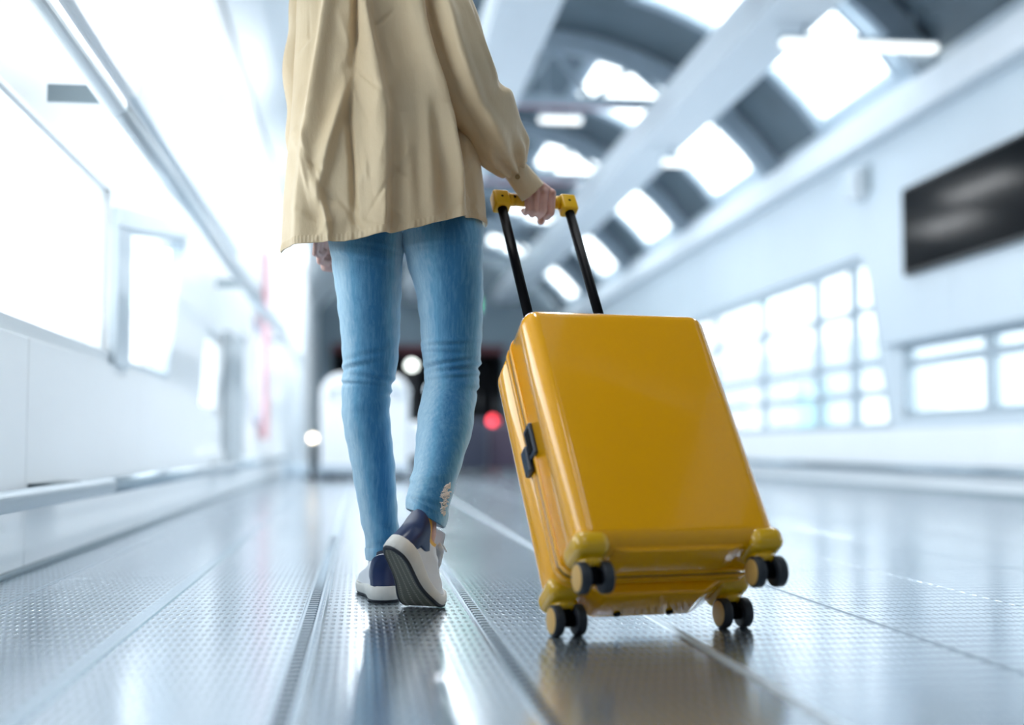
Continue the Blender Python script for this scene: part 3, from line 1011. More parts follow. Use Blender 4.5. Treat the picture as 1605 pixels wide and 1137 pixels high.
def chain(bm_, pts, rs):
    for a, b, ra, rb in zip(pts, pts[1:], rs, rs[1:]):
        cone_link(bm_, a, b, ra, rb)


def ellipsoid(bm_, c, r, rot=None):
    t = bmesh.new()
    m = Matrix.Translation(c) @ (rot.to_4x4() if rot else Matrix()) @ Matrix.Diagonal((*r, 1))
    bmesh.ops.create_uvsphere(t, u_segments=24, v_segments=16, radius=1.0, matrix=m)
    merge(bm_, t)


body = bmesh.new()
BY = 2.73
# legs (inside the jeans), with feet (inside the shoes)
chain(body, [(-0.025, 2.715, 0.88), (0.012, 2.71, 0.70), (0.017, 2.718, 0.48), (0.018, 2.70, 0.36), (0.045, 2.70, 0.13), (0.047, 2.70, 0.10)], [0.076, 0.060, 0.044, 0.040, 0.026, 0.026])
chain(body, [(0.135, 2.705, 0.88), (0.172, 2.70, 0.72), (0.190, 2.70, 0.49), (0.178, 2.645, 0.38), (0.128, 2.515, 0.195), (0.124, 2.505, 0.185)], [0.072, 0.062, 0.047, 0.043, 0.027, 0.026])
for SHP, ank in ((SHOE_L, (0.047, 2.70, 0.10)), (SHOE_R, (0.124, 2.505, 0.185))):
    jt = [tuple(p) for p in SHP(np.array([(0.004, 0.058, 0.085), (0.004, 0.038, 0.046), (0.006, 0.115, 0.052), (0.006, 0.185, 0.030)]))]
    chain(body, [ank, jt[0]], [0.026, 0.025])
    chain(body, [jt[0], jt[1]], [0.024, 0.021])
    chain(body, [jt[0], jt[2], jt[3]], [0.024, 0.021, 0.015])
    cone_link(body, ank, tuple(SHP(np.array([[0.004, 0.026, 0.075]]))[0]), 0.012, 0.011)
# trunk, neck, head
ellipsoid(body, (0.053, 2.715, 0.93), (0.148, 0.095, 0.10))
ellipsoid(body, (0.050, BY, 1.07), (0.122, 0.09, 0.13))
ellipsoid(body, (0.045, BY, 1.24), (0.148, 0.10, 0.15))
chain(body, [(-0.080, BY, 1.365), (0.045, BY - 0.01, 1.40), (0.145, 2.715, 1.365)], [0.040, 0.055, 0.040])
chain(body, [(0.045, BY - 0.01, 1.40), (0.045, BY + 0.005, 1.50)], [0.058, 0.052])
HC = Vector((0.045, BY + 0.025, 1.60))
ellipsoid(body, HC + Vector((0, -0.005, 0.025)), (0.073, 0.092, 0.09))
ellipsoid(body, HC + Vector((0, 0.025, -0.035)), (0.056, 0.066, 0.075))
chain(body, [HC + Vector((0, 0.092, 0.01)), HC + Vector((0, 0.112, -0.022))], [0.009, 0.013])
for s in (-1, 1):
    ellipsoid(body, HC + Vector((s * 0.074, -0.005, -0.005)), (0.009, 0.02, 0.03))
    chain(body, [HC + Vector((s * 0.008, 0.090, 0.022)), HC + Vector((s * 0.045, 0.078, 0.022))], [0.008, 0.008])
ellipsoid(body, HC + Vector((0, 0.088, -0.058)), (0.024, 0.010, 0.010))
ellipsoid(body, HC + Vector((0, 0.078, -0.095)), (0.022, 0.018, 0.018))

# right arm down to the grip
WR = Vector((0.335, 2.722, 0.912))
chain(body, [(0.145, 2.705, 1.365), (0.178, 2.618, 1.19), (0.200, 2.610, 1.11), (0.262, 2.648, 1.00), (0.298, 2.685, 0.956), (0.322, 2.708, 0.930), tuple(WR)], [0.043, 0.038, 0.035, 0.032, 0.027, 0.022, 0.020])


def loc(t, n, w):
    """t along the grip (to its right), n towards the camera side, w up"""
    d = Vector((-math.sin(YAW) * -1, -math.cos(YAW), 0))
    return BAR + vA * t + d * n + Vector((0, 0, w))


fin = [  # t at knuckle, t at tip, MCP (n,w), PIP, DIP, tip, radius
    (0.0315, 0.026, (0.0235, 0.014), (0.0255, -0.028), (0.004, -0.034), (-0.018, -0.024), 0.0080),
    (0.0115, 0.008, (0.0265, 0.015), (0.0275, -0.026), (0.005, -0.0325), (-0.018, -0.022), 0.0081),
    (-0.008, -0.0082, (0.0260, 0.012), (0.0265, -0.024), (0.005, -0.0310), (-0.017, -0.020), 0.0078),
    (-0.0255, -0.0238, (0.0225, 0.006), (0.0238, -0.021), (0.006, -0.0275), (-0.012, -0.0195), 0.0074),
]
MC = []
for t0, t1, a, b, c, d, r in fin:
    tm = (t0 + t1) / 2
    pts = [loc(t0, *a), loc(tm, *b), loc(t1, *c), loc(t1, *d)]
    chain(body, pts, [r * 1.08, r * 0.96, r * 0.90, r * 0.82])
    MC.append(pts[0])
    # metacarpal from the wrist to the knuckle, with a raised knuckle
    st = WR + vA * (t0 * 0.35) + Vector((0, -0.004, -0.004))
    chain(body, [st, pts[0] + Vector((0, 0.006, 0.001))], [0.0165, r * 1.28])
    ellipsoid(body, pts[0] + Vector((0, -0.002, 0.002)), (r * 1.10, r * 1.12, r * 1.12))
# webbing between the metacarpals
for p, q_ in zip(MC, MC[1:]):
    chain(body, [(p + q_) / 2 + Vector((0, 0.010, 0.006)), WR], [0.0105, 0.018])
# thumb: leaves the index side of the palm, closes under the grip from the far side
th = [WR + vA * 0.014 + Vector((0, 0.008, -0.012)), loc(0.036, -0.026, 0.026), loc(0.032, -0.030, -0.010), loc(0.018, -0.012, -0.040)]
chain(body, th, [0.017, 0.0125, 0.0108, 0.0092])

# left arm swung forward, half hidden by the shirt; relaxed curled hand
LW = Vector((-0.094, 2.825, 0.835))
chain(body, [(-0.075, BY, 1.365), (-0.118, 2.75, 1.10), (-0.108, 2.79, 0.95), tuple(LW)], [0.042, 0.034, 0.030, 0.021])
lf = [((-0.098, 2.800, 0.772), (-0.102, 2.806, 0.742), (-0.088, 2.822, 0.738), (-0.080, 2.826, 0.750), 0.0069),
      ((-0.094, 2.818, 0.765), (-0.092, 2.828, 0.728), (-0.075, 2.842, 0.726), (-0.068, 2.846, 0.742), 0.0078),
      ((-0.089, 2.838, 0.762), (-0.082, 2.852, 0.718), (-0.062, 2.862, 0.716), (-0.056, 2.864, 0.734), 0.009),
      ((-0.083, 2.858, 0.764), (-0.072, 2.876, 0.722), (-0.054, 2.884, 0.722), (-0.048, 2.884, 0.738), 0.0088)]
for a, b, c, d, r in lf:
    chain(body, [a, b, c, d], [r * 1.15, r * 1.02, r * 0.92, r * 0.82])
    chain(body, [LW, a], [0.017, r * 1.3])
chain(body, [LW + Vector((0.01, 0.015, -0.01)), (-0.062, 2.868, 0.782), (-0.050, 2.878, 0.752), (-0.046, 2.874, 0.728)], [0.015, 0.012, 0.0105, 0.009])

bme = bpy.data.meshes.new('body_src')
body.to_mesh(bme)
body.free()
src = bpy.data.objects.new('body_src', bme)
COL.objects.link(src)
rm = src.modifiers.new('remesh', 'REMESH')
rm.mode = 'VOXEL'
rm.voxel_size = 0.0024
sm_ = src.modifiers.new('smooth', 'SMOOTH')
sm_.factor = 0.5
sm_.iterations = 3
dg = bpy.context.evaluated_depsgraph_get()
me = bpy.data.meshes.new_from_object(src.evaluated_get(dg))
me.name = 'person'
bpy.data.objects.remove(src)
me.materials.clear()
woman = link('person', me, m_skin, None, True)
tag(woman, 'person seen from behind walking away in tan shirt and jeans, pulling the suitcase', 'person')

# nails on the right thumb side are hidden; eyes, lips and hair finish the head
for s in (-1, 1):
    e = bmesh.new()
    bmesh.ops.create_uvsphere(e, u_segments=16, v_segments=10, radius=0.0125, matrix=Matrix.Translation(HC + Vector((s * 0.030, 0.076, 0.006))))
    obj('eye', e, m_eye, woman, True)
lp = bmesh.new()
ellipsoid(lp, HC + Vector((0, 0.0935, -0.058)), (0.021, 0.006, 0.0065))
obj('lips', lp, m_lip, woman, True)
# hair: cap with a tied-back tail, strands as ripples
nu, nv = 96, 60
U, Vv = np.meshgrid(np.linspace(0, 2 * np.pi, nu, endpoint=False), np.linspace(0.0, 1.0, nv))
pol = Vv * (np.pi * (0.40 + 0.26 * (0.5 + 0.5 * np.cos(U))))      # cos=+1 at the back of the head
rip = 1 + 0.02 * np.sin(U * 24 + 3 * np.sin(Vv * 5))
hx = 0.083 * np.sin(pol) * np.sin(U) * rip
hy = -0.103 * np.sin(pol) * np.cos(U) * rip
hz = 0.102 * np.cos(pol)
Ph = np.stack([HC.x + hx, HC.y - 0.004 + hy, HC.z + 0.028 + hz], -1)
hair = grid('hair', Ph, m_hair, woman)
tl_ = [HC + Vector(p) for p in ((0, -0.09, 0.04), (0, -0.125, 0.03), (0, -0.14, -0.03), (0.003, -0.13, -0.10), (0.004, -0.118, -0.16))]
obj('ponytail', tube(tl_, [0.018, 0.026, 0.028, 0.022, 0.006], 16), m_hair, hair, True)


# ---- jeans
def leg_rows(tab, n):
    z = np.linspace(tab[0][0], tab[-1][0], n)
    zs = [r[0] for r in tab]
    return z, pch(z, zs, [r[1] for r in tab]), pch(z, zs, [r[2] for r in tab]), pch(z, zs, [r[3] for r in tab])


LLEG = [(0.95, 0.000, 2.725, 0.098), (0.86, 0.003, 2.720, 0.094), (0.781, 0.008, 2.712, 0.0835), (0.740, 0.010, 2.71, 0.0785), (0.699, 0.012, 2.71, 0.074), (0.644, 0.015, 2.71, 0.069),
        (0.590, 0.017, 2.715, 0.065), (0.536, 0.019, 2.72, 0.061), (0.489, 0.019, 2.72, 0.0575), (0.462, 0.016, 2.717, 0.0545), (0.441, 0.012, 2.713, 0.0520),
        (0.400, 0.011, 2.705, 0.0505), (0.347, 0.015, 2.700, 0.049), (0.320, 0.020, 2.70, 0.0475), (0.267, 0.028, 2.70, 0.0450), (0.213, 0.035, 2.70, 0.0415),
        (0.160, 0.042, 2.70, 0.0385), (0.120, 0.047, 2.70, 0.0352), (0.086, 0.0475, 2.70, 0.0335)]
RLEG = [(0.95, 0.125, 2.725, 0.095), (0.86, 0.152, 2.715, 0.092), (0.824, 0.160, 2.705, 0.0905), (0.782, 0.168, 2.70, 0.0895), (0.741, 0.172, 2.70, 0.085), (0.700, 0.178, 2.70, 0.0795),
        (0.646, 0.186, 2.70, 0.0715), (0.591, 0.189, 2.70, 0.067), (0.536, 0.190, 2.70, 0.064), (0.509, 0.190, 2.70, 0.0615), (0.482, 0.191, 2.70, 0.0585),
        (0.468, 0.192, 2.695, 0.0580), (0.441, 0.188, 2.685, 0.0575), (0.400, 0.179, 2.66, 0.0585), (0.346, 0.170, 2.625, 0.0570), (0.320, 0.164, 2.607, 0.0530),
        (0.282, 0.154, 2.58, 0.0480), (0.244, 0.143, 2.555, 0.0440), (0.219, 0.135, 2.535, 0.0415), (0.195, 0.130, 2.517, 0.0390), (0.180, 0.1275, 2.507, 0.0370)]


def fold(z, phi, z0, sl, wd, amp, c=0.0, span=1.6):
    """a cloth fold: ridge and following valley along z = z0 + sl*sin(phi-ish)"""
    zz = z - (z0 + sl * np.sin(phi))
    env = np.exp(-(((phi - c + np.pi) % (2 * np.pi) - np.pi) / span) ** 2)
    return amp * env * (np.exp(-(zz / wd) ** 2) - 0.75 * np.exp(-((zz + 1.5 * wd) / (wd * 0.8)) ** 2))


def make_leg(name, tab, folds, deep, tilt_hem, zt, parent, n=420, nu=200):
    z, xc, yc, hw = leg_rows(tab, n)
    phi = np.linspace(-np.pi, np.pi, nu, endpoint=False)     # 0 = middle of the back, + to the right
    Z, PH = np.meshgrid(z, phi, indexing='ij')
    D = np.zeros_like(Z)
    for f in folds:
        D += fold(Z, PH, *f)
    D += 0.0009 * np.sin(PH * 2 + Z * 30) * np.sin(Z * 55 + PH) + 0.0006 * np.sin(Z * 140 + 2.2 * np.sin(PH * 1.5 + 1))
    hwz = hw[:, None]
    dz = pch(z, [r[0] for r in deep], [r[1] for r in deep])[:, None]
    ex = 0.92
    sx_ = np.sign(np.sin(PH)) * np.abs(np.sin(PH)) ** ex
    cx_ = np.sign(np.cos(PH)) * np.abs(np.cos(PH)) ** ex
    X = xc[:, None] + (hwz + D) * sx_
    Y = yc[:, None] - (hwz * dz + D) * cx_
    k = sstep(zt - z, 0.0, 0.14)[:, None] if zt else 0 * z[:, None]
    Zo = Z + k * (tilt_hem[0] * (X - xc[:, None]) + tilt_hem[1] * (Y - yc[:, None]))
    P = np.stack([X, Y, Zo], -1)
    # turn the edge inwards so that the hem has thickness
    cen = np.stack([xc[-1] + 0 * phi, yc[-1] + 0 * phi, P[-1, :, 2]], -1)
    d = P[-1] - cen
    d /= np.linalg.norm(d, axis=1, keepdims=True)
    inner = [P[-1] - d * 0.0015 - np.array([0, 0, 0.0012]), P[-1] - d * 0.003, P[-1] - d * 0.0035 + np.array([0, 0, 0.02])]
    P = np.concatenate([P, np.stack(inner)], 0)
    # start of phi at -pi -> u: back centre at 0.5; shift so that u=0.25 lies at the back
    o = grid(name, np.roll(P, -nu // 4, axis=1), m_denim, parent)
    return o, P, xc, yc


Lf = [(0.502, 0.012, 0.007, 0.0040, -0.9, 1.1), (0.472, -0.010, 0.0065, 0.0046, 0.5, 1.3), (0.455, -0.004, 0.005, 0.0040, -0.8, 1.0), (0.522, 0.016, 0.008, 0.0016, -0.3, 1.0),
      (0.437, 0.000, 0.006, 0.0035, 1.5, 0.6), (0.712, -0.015, 0.007, 0.0018, -0.4, 1.3), (0.742, -0.01, 0.006, 0.0014, 0.2, 1.0), (0.405, 0.010, 0.01, 0.001, -0.3, 1.0), (0.130, 0.012, 0.007, 0.0018, 0.4, 1.0), (0.165, -0.012, 0.008, 0.0014, 0.8, 1.0)]
Rf = [(0.540, 0.004, 0.0060, 0.0028, -0.4, 1.3), (0.522, -0.004, 0.0055, 0.0026, -0.7, 0.9), (0.503, 0.010, 0.0060, 0.0040, -0.5, 1.2), (0.487, 0.008, 0.0062, 0.0050, 0.7, 1.4), (0.470, 0.006, 0.0060, 0.0036, 0.2, 1.6),
      (0.452, -0.008, 0.006, 0.0030, 1.3, 0.9), (0.745, 0.006, 0.006, 0.0014, 0.1, 1.3), (0.42, -0.02, 0.012, 0.0010, 0.0, 1.0), (0.235, -0.012, 0.007, 0.0022, -0.9, 0.9), (0.215, 0.006, 0.006, 0.0018, -0.3, 1.0), (0.262, 0.01, 0.008, 0.0016, -0.2, 0.9)]
deepL = [(0.95, 1.05), (0.75, 1.05), (0.48, 1.05), (0.38, 1.12), (0.25, 1.1), (0.08, 1.15)]
deepR = [(0.95, 0.9), (0.80, 0.93), (0.72, 1.05), (0.50, 1.08), (0.40, 1.22), (0.25, 1.25), (0.15, 1.2)]
left_leg, PL, xcl, ycl = make_leg('jeans', LLEG, Lf, deepL, (0.06, 0.0), 0.2, woman)
right_leg, PR, xcr, ycr = make_leg('trouser_leg', RLEG, Rf, deepR, (-0.55, -0.12), 0.30, left_leg)
# hips of the jeans, under the shirt
ph = np.linspace(-np.pi, np.pi, 96, endpoint=False)
rows = [(0.70, 0.085, 0.03), (0.745, 0.09, 0.06), (0.79, 0.095, 0.13), (0.84, 0.082, 0.172), (0.92, 0.066, 0.165), (1.0, 0.055, 0.135)]
rows[0] = (0.752, 0.085, 0.012)
rows[1] = (0.768, 0.085, 0.05)
zz = np.linspace(rows[0][0], rows[-1][0], 40)
Pc = np.stack([np.stack([pch(zz, [r[0] for r in rows], [r[1] for r in rows])[:, None] + pch(zz, [r[0] for r in rows], [r[2] for r in rows])[:, None] * np.sin(ph), 2.715 - np.minimum(0.115, pch(zz, [r[0] for r in rows], [r[2] for r in rows])[:, None] * 0.8) * np.cos(ph), zz[:, None] + 0 * ph], -1)], 0)[0]
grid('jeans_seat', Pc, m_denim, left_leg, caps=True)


def hem_band(name, P, rows_, out, parent):
    """the doubled cloth at the end of a trouser leg"""
    n = P.shape[0] - 3
    A = P[n - rows_:n]
    c = A.mean(axis=1, keepdims=True)
    d = A - c
    d[..., 2] = 0
    d /= np.linalg.norm(d, axis=2, keepdims=True)
    nu = A.shape[1]
    pk = 1 + 0.10 * np.sin(np.arange(nu) * 2 * np.pi / nu * 26)[None, :, None]
    prof = np.sin(np.linspace(0.15, np.pi - 0.15, rows_)) ** 0.4
    B = A + d * out * prof[:, None, None] * pk
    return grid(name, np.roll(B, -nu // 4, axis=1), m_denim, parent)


hem_band('hem', PL, 13, 0.0024, left_leg)
hem_band('hem', PR, 15, 0.0022, left_leg)

# frayed tear low on the outside of the right leg
nr = PR.shape[0] - 3
zcol = PR[:nr, 100, 2]
bm = bmesh.new()
def leg_pt(zv, phi_, off):
    j = int(np.argmin(np.abs(np.linspace(RLEG[0][0], RLEG[-1][0], nr) - zv)))
    i = int(round((phi_ + np.pi) / (2 * np.pi) * 200)) % 200
    p = PR[j, i]
    c = PR[j].mean(axis=0)
    d = p - c
    d[2] = 0
    d /= np.linalg.norm(d)
    return Vector(p + d * off)
for k in range(46):
    zv = 0.198 + 0.050 * rng.random()
    wdt = 0.22 * (1 - abs(zv - 0.223) / 0.03) + 0.05
    p0 = 0.62 + 0.35 * (0.223 - zv) / 0.05 * 0.6 - wdt * rng.random()
    L = 0.16 + 0.22 * rng.random()
    pts = [leg_pt(zv + rng.normal() * 0.002, p0 + L * q, 0.0012 + 0.0016 * math.sin(math.pi * q) * rng.random()) for q in (0, 0.35, 0.7, 1.0)]
    tube(pts, 0.0008 + 0.0008 * rng.random(), 5, bm)
tear = obj('frayed_tear', bm, m_fray, left_leg)
tag(tear, 'white frayed threads of a tear in the jeans')


# ---- shirt
HEMX = [-0.19, -0.167, -0.115, -0.075, -0.030, 0.010, 0.056, 0.109, 0.162, 0.203, 0.230, 0.27]
HEMZ = [0.727, 0.727, 0.730, 0.731, 0.732, 0.739, 0.748, 0.761, 0.779, 0.791, 0.797, 0.790]
SH_Z = [1.435, 1.41, 1.37, 1.30, 1.22, 1.144, 1.075, 1.005, 0.935, 0.866, 0.797, 0.735]
SH_X = [0.045, 0.045, 0.045, 0.042, 0.042, 0.042, 0.044, 0.044, 0.044, 0.045, 0.047, 0.048]
SH_W = [0.064, 0.110, 0.170, 0.184, 0.186, 0.189, 0.193, 0.198, 0.203, 0.210, 0.215, 0.218]
SH_D = [0.060, 0.085, 0.112, 0.128, 0.134, 0.139, 0.144, 0.149, 0.154, 0.159, 0.164, 0.167]
nvs, nus = 420, 560
vv = np.linspace(0, 1, nvs)
phs = np.linspace(-np.pi, np.pi, nus, endpoint=False)          # 0 = back, + = right
VV, PP = np.meshgrid(vv, phs, indexing='ij')
hem_z = np.interp(0.048 + 0.218 * np.sin(phs), HEMX, HEMZ) + 0.045 * sstep(np.abs(phs), 1.5, 2.2)
Zs = 1.435 + (hem_z[None, :] - 1.435) * (VV ** 0.93)
Zn = 1.435 + (0.735 - 1.435) * (VV ** 0.93)
xcs, hws, hds = pch(Zn, SH_Z, SH_X), pch(Zn, SH_Z, SH_W), pch(Zn, SH_Z, SH_D)
Sx = np.sin(PP)
xw = xcs + hws * Sx                                             # lateral position of each point of the cloth
back = np.cos(PP) > -0.2


def ridge(zs, xs, ws, amps, sharp=0.0):
    """fold running down the cloth: centre x(z), width w(z), height a(z); sharp>0 steepens its right flank, <0 its left"""
    xr = np.interp(Zs, zs[::-1], xs[::-1])
    w = 0.82 * np.interp(Zs, zs[::-1], ws[::-1])
    a = np.interp(Zs, zs[::-1], amps[::-1])
    t = (xw - xr) / w
    wl_ = np.where(t < 0, 1.0 + max(0, sharp), 1.0 + max(0, -sharp)) / (1 + abs(sharp) * 0.4)
    wr_ = np.where(t < 0, 1.0 - max(0, -sharp) * 0.75, 1.0 - max(0, sharp) * 0.75)
    k = np.where(t < 0, wl_ if sharp >= 0 else wr_, wr_ if sharp >= 0 else wl_)
    return a * np.exp(-(t / k) ** 2) * np.where(np.cos(PP) > 0, 1, 0) * np.clip(np.cos(PP) * 4, 0, 1)


Ds = np.zeros_like(Zs)
Ds += ridge([1.43, 1.285, 1.21, 1.16, 1.08, 1.0, 0.90, 0.735], [0.00, 0.004, 0.012, 0.020, 0.034, 0.045, 0.046, 0.046], [0.016, 0.016, 0.018, 0.02, 0.024, 0.030, 0.030, 0.024], [0.008, 0.012, 0.013, 0.013, 0.014, 0.016, 0.015, 0.010], 0.9)
Ds -= ridge([1.43, 1.285, 1.16, 1.10, 1.02], [-0.020, -0.014, -0.014, -0.018, -0.02], [0.008, 0.008, 0.009, 0.012, 0.02], [0.010, 0.011, 0.010, 0.005, 0.0], 0.0)
Ds += ridge([1.43, 1.285, 1.16, 1.05, 0.95, 0.85, 0.735], [-0.06, -0.066, -0.082, -0.098, -0.110, -0.120, -0.128], [0.016, 0.018, 0.018, 0.02, 0.024, 0.026, 0.026], [0.006, 0.008, 0.009, 0.010, 0.010, 0.009, 0.006], -0.5)
Ds += ridge([1.10, 1.0, 0.93, 0.85, 0.78], [-0.020, -0.040, -0.060, -0.078, -0.09], [0.012, 0.016, 0.02, 0.02, 0.02], [0.0, 0.008, 0.010, 0.008, 0.0], 0.5)
Ds -= ridge([1.05, 0.98, 0.90, 0.82, 0.75], [-0.022, -0.026, -0.018, -0.014, -0.01], [0.008, 0.008, 0.007, 0.008, 0.012], [0.0, 0.007, 0.008, 0.006, 0.002], 0.0)
Ds += ridge([1.43, 1.285, 1.20, 1.12, 1.06, 0.98, 0.88, 0.75], [0.095, 0.100, 0.110, 0.128, 0.150, 0.176, 0.185, 0.19], [0.028, 0.03, 0.03, 0.03, 0.026, 0.024, 0.02, 0.02], [0.010, 0.015, 0.018, 0.020, 0.018, 0.010, 0.006, 0.004], 0.6)
Ds += ridge([1.10, 1.0, 0.90, 0.80, 0.74], [0.115, 0.122, 0.128, 0.135, 0.138], [0.016, 0.02, 0.022, 0.024, 0.024], [0.0, 0.006, 0.009, 0.008, 0.006], 0.0)
Ds += ridge([1.02, 0.95, 0.88, 0.81], [0.165, 0.172, 0.186, 0.198], [0.014, 0.018, 0.018, 0.016], [0.0, 0.010, 0.012, 0.008], 0.5)
Ds -= ridge([1.08, 1.0, 0.93, 0.85, 0.78], [0.196, 0.200, 0.208, 0.216, 0.224], [0.012, 0.014, 0.016, 0.016, 0.016], [0.006, 0.014, 0.012, 0.004, 0.001], 0.0)
Ds += ridge([1.0, 0.93, 0.85, 0.76], [0.080, 0.085, 0.090, 0.098], [0.016, 0.02, 0.02, 0.02], [0.0, 0.005, 0.006, 0.005], 0.0)
Ds += ridge([0.86, 0.82, 0.77, 0.735], [-0.085, -0.075, -0.062, -0.06], [0.010, 0.012, 0.012, 0.01], [0.0, 0.006, 0.007, 0.004], 0.7)
Ds *= 2.5
Ds -= ridge([1.34, 1.25, 1.16, 1.09, 1.03, 0.96], [0.150, 0.150, 0.165, 0.190, 0.210, 0.225], [0.02, 0.026, 0.030, 0.030, 0.024, 0.02], [0.016, 0.040, 0.050, 0.046, 0.032, 0.01], 0.0)
Ds = np.maximum(Ds, -0.014 - 0.035 * sstep(Zs, 0.82, 0.95))
# soft rumples, finer towards the hem
def lump(x, z, w, hgt, ang, amp):
    c, s = math.cos(ang), math.sin(ang)
    u_ = (xw - x) * c + (Zs - z) * s
    v_ = -(xw - x) * s + (Zs - z) * c
    return amp * np.exp(-(u_ / w) ** 2 - (v_ / hgt) ** 2) * np.clip(np.cos(PP) * 4, 0, 1)
for _ in range(85):
    zc_ = 0.74 + 0.50 * rng.random() ** 1.5
    xc_ = -0.17 + 0.42 * rng.random()
    left = xc_ < 0.06
    Ds += lump(xc_, zc_, 0.004 + 0.007 * rng.random(), 0.02 + 0.05 * rng.random(), rng.normal() * (0.7 if (zc_ < 0.85 and left) else 0.35), (0.0035 if left else 0.0022) * (0.4 + rng.random()) * rng.choice([1, 1, -1]))
# the front and the far sides: plain vertical folds
Ds += 0.008 * VV * np.sin(PP * 11 + 1.0) * np.clip(-np.cos(PP) * 2 + 0.3, 0, 1)
Xs = xcs + hws * np.sign(Sx) * np.abs(Sx) ** 0.95 + Ds * np.sin(PP) * 0.5
Ys = 2.715 - (hds * np.sign(np.cos(PP)) * np.abs(np.cos(PP)) ** 0.85 + Ds * np.clip(np.cos(PP) + 0.45 * np.sign(np.cos(PP)), -1, 1))
Pso = np.stack([Xs, Ys, Zs], -1)
cen = np.stack([xcs[-1], 2.715 + 0 * xcs[-1], Zs[-1]], -1)
dd = Pso[-1] - cen
dd /= np.linalg.norm(dd, axis=1, keepdims=True)
Pso = np.concatenate([Pso, np.stack([Pso[-1] - dd * 0.001 - np.array([0, 0, 0.001]), Pso[-1] - dd * 0.0025, Pso[-1] - dd * 0.003 + np.array([0, 0, 0.03])])], 0)
shirt = grid('shirt', Pso, m_shirt, woman)
# rolled hem of the shirt, puckered by its stitching
A = Pso[nvs - 11:nvs].copy()
pk = 0.0012 * (1 + 0.8 * np.sin(np.arange(nus) * 2 * np.pi / nus * 140))
prof = np.sin(np.linspace(0.1, np.pi - 0.1, 11)) ** 0.5
A += dd[None] * prof[:, None, None] * pk[None, :, None]
grid('shirt_hem', A, m_shirt, shirt)
# collar
cu = np.linspace(-np.pi, np.pi, 64, endpoint=False)
Cc = []
for zc_, rr in ((1.425, 0.070), (1.445, 0.068), (1.468, 0.066), (1.470, 0.070), (1.440, 0.078), (1.428, 0.080)):
    Cc.append(np.stack([0.045 + rr * np.sin(cu), 2.728 - rr * np.cos(cu), zc_ + 0.004 * np.cos(cu)], -1))
grid('collar', np.stack(Cc), m_shirt, shirt)


def sleeve(name, path, radii, disp, parent, n=240, nu=140, flat=1.0):
    path = np.array(path, float)
    s = np.concatenate([[0], np.cumsum(np.linalg.norm(np.diff(path, axis=0), axis=1))])
    t = np.linspace(0, s[-1], n)
    C = np.stack([pch(t, s, path[:, k]) for k in range(3)], -1)
    Rr = pch(t, s, radii)
    T = np.gradient(C, axis=0)
    T /= np.linalg.norm(T, axis=1, keepdims=True)
    back = np.array([0, -1.0, 0])
    N = back - T * (T @ back)[:, None]
    N /= np.linalg.norm(N, axis=1, keepdims=True)      # towards the camera side
    S = np.cross(N, T)                                   # lateral
    if S[0, 0] < 0:
        S = -S
    a = np.linspace(-np.pi, np.pi, nu, endpoint=False)
    TT, AA = np.meshgrid(t / s[-1], a, indexing='ij')
    D = disp(TT, AA, rng)
    R_ = Rr[:, None] + D
    P = C[:, None, :] + S[:, None, :] * (R_ * np.sin(AA))[..., None] + N[:, None, :] * (R_ * flat * np.cos(AA))[..., None]
    return P, C, T, N, S


def aridge(TT, AA, ts, as_, ws, amps):
    ac = np.interp(TT, ts, as_)
    w = np.interp(TT, ts, ws)
    am = np.interp(TT, ts, amps)
    return am * np.exp(-((((AA - ac) + np.pi) % (2 * np.pi) - np.pi) / w) ** 2)


def disp_r(TT, AA, rg):
    D = aridge(TT, AA, [0, 0.4, 0.75, 0.9, 1], [0.05, 0.05, -0.1, -0.2, -0.2], [0.17, 0.17, 0.2, 0.3, 0.3], [0.016, 0.020, 0.014, 0.002, 0])
    D -= aridge(TT, AA, [0, 0.4, 0.75, 0.9], [-0.75, -0.75, -0.8, -0.8], [0.45, 0.45, 0.4, 0.4], [0.022, 0.022, 0.012, 0.0])
    D += aridge(TT, AA, [0.3, 0.5, 0.7], [0.8, 0.85, 0.9], [0.10, 0.11, 0.10], [0.0, 0.009, 0.0])
    D -= aridge(TT, AA, [0.3, 0.5, 0.68], [1.05, 1.1, 1.15], [0.08, 0.08, 0.08], [0.0, 0.005, 0.0])
    # cloth bagging above the cuff, gathered into pleats
    D += aridge(TT, AA, [0.70, 0.80, 0.92, 1.0], [1.3, 1.2, 1.0, 0.9], [0.5, 0.5, 0.4, 0.3], [0.0, 0.010, 0.008, 0.0])
    D += sstep(TT, 0.78, 0.95) * (0.0062 * np.sin(AA * 9 + 0.7 + 2.5 * TT))
    D += 0.003 * np.sin(TT * 26 + AA * 2) * sstep(TT, 0.55, 0.75) * (1 - sstep(TT, 0.9, 1.0))
    D += 0.011 * np.exp(-((TT - 0.73) / 0.055) ** 2 - ((AA - 1.35) / 0.45) ** 2)
    D -= 0.006 * np.exp(-((TT - 0.66) / 0.03) ** 2 - ((AA - 1.2) / 0.5) ** 2)
    D += 0.0015 * np.sin(TT * 17 - AA * 3)
    return D


RSL = [(0.150, 2.705, 1.385), (0.156, 2.630, 1.268), (0.178, 2.607, 1.183), (0.200, 2.602, 1.115), (0.236, 2.630, 1.041), (0.268, 2.65, 0.998), (0.297, 2.685, 0.958), (0.316, 2.705, 0.932), (0.326, 2.714, 0.920)]
RSR = [0.062, 0.064, 0.067, 0.067, 0.062, 0.058, 0.050, 0.036, 0.026]
Pr, C, T, N, S = sleeve('sleeve', RSL, RSR, disp_r, shirt)
rs = grid('sleeve', Pr, m_shirt, shirt)


def disp_c(TT, AA, rg):
    return 0.0008 * np.sin(AA * 5 + TT * 4)


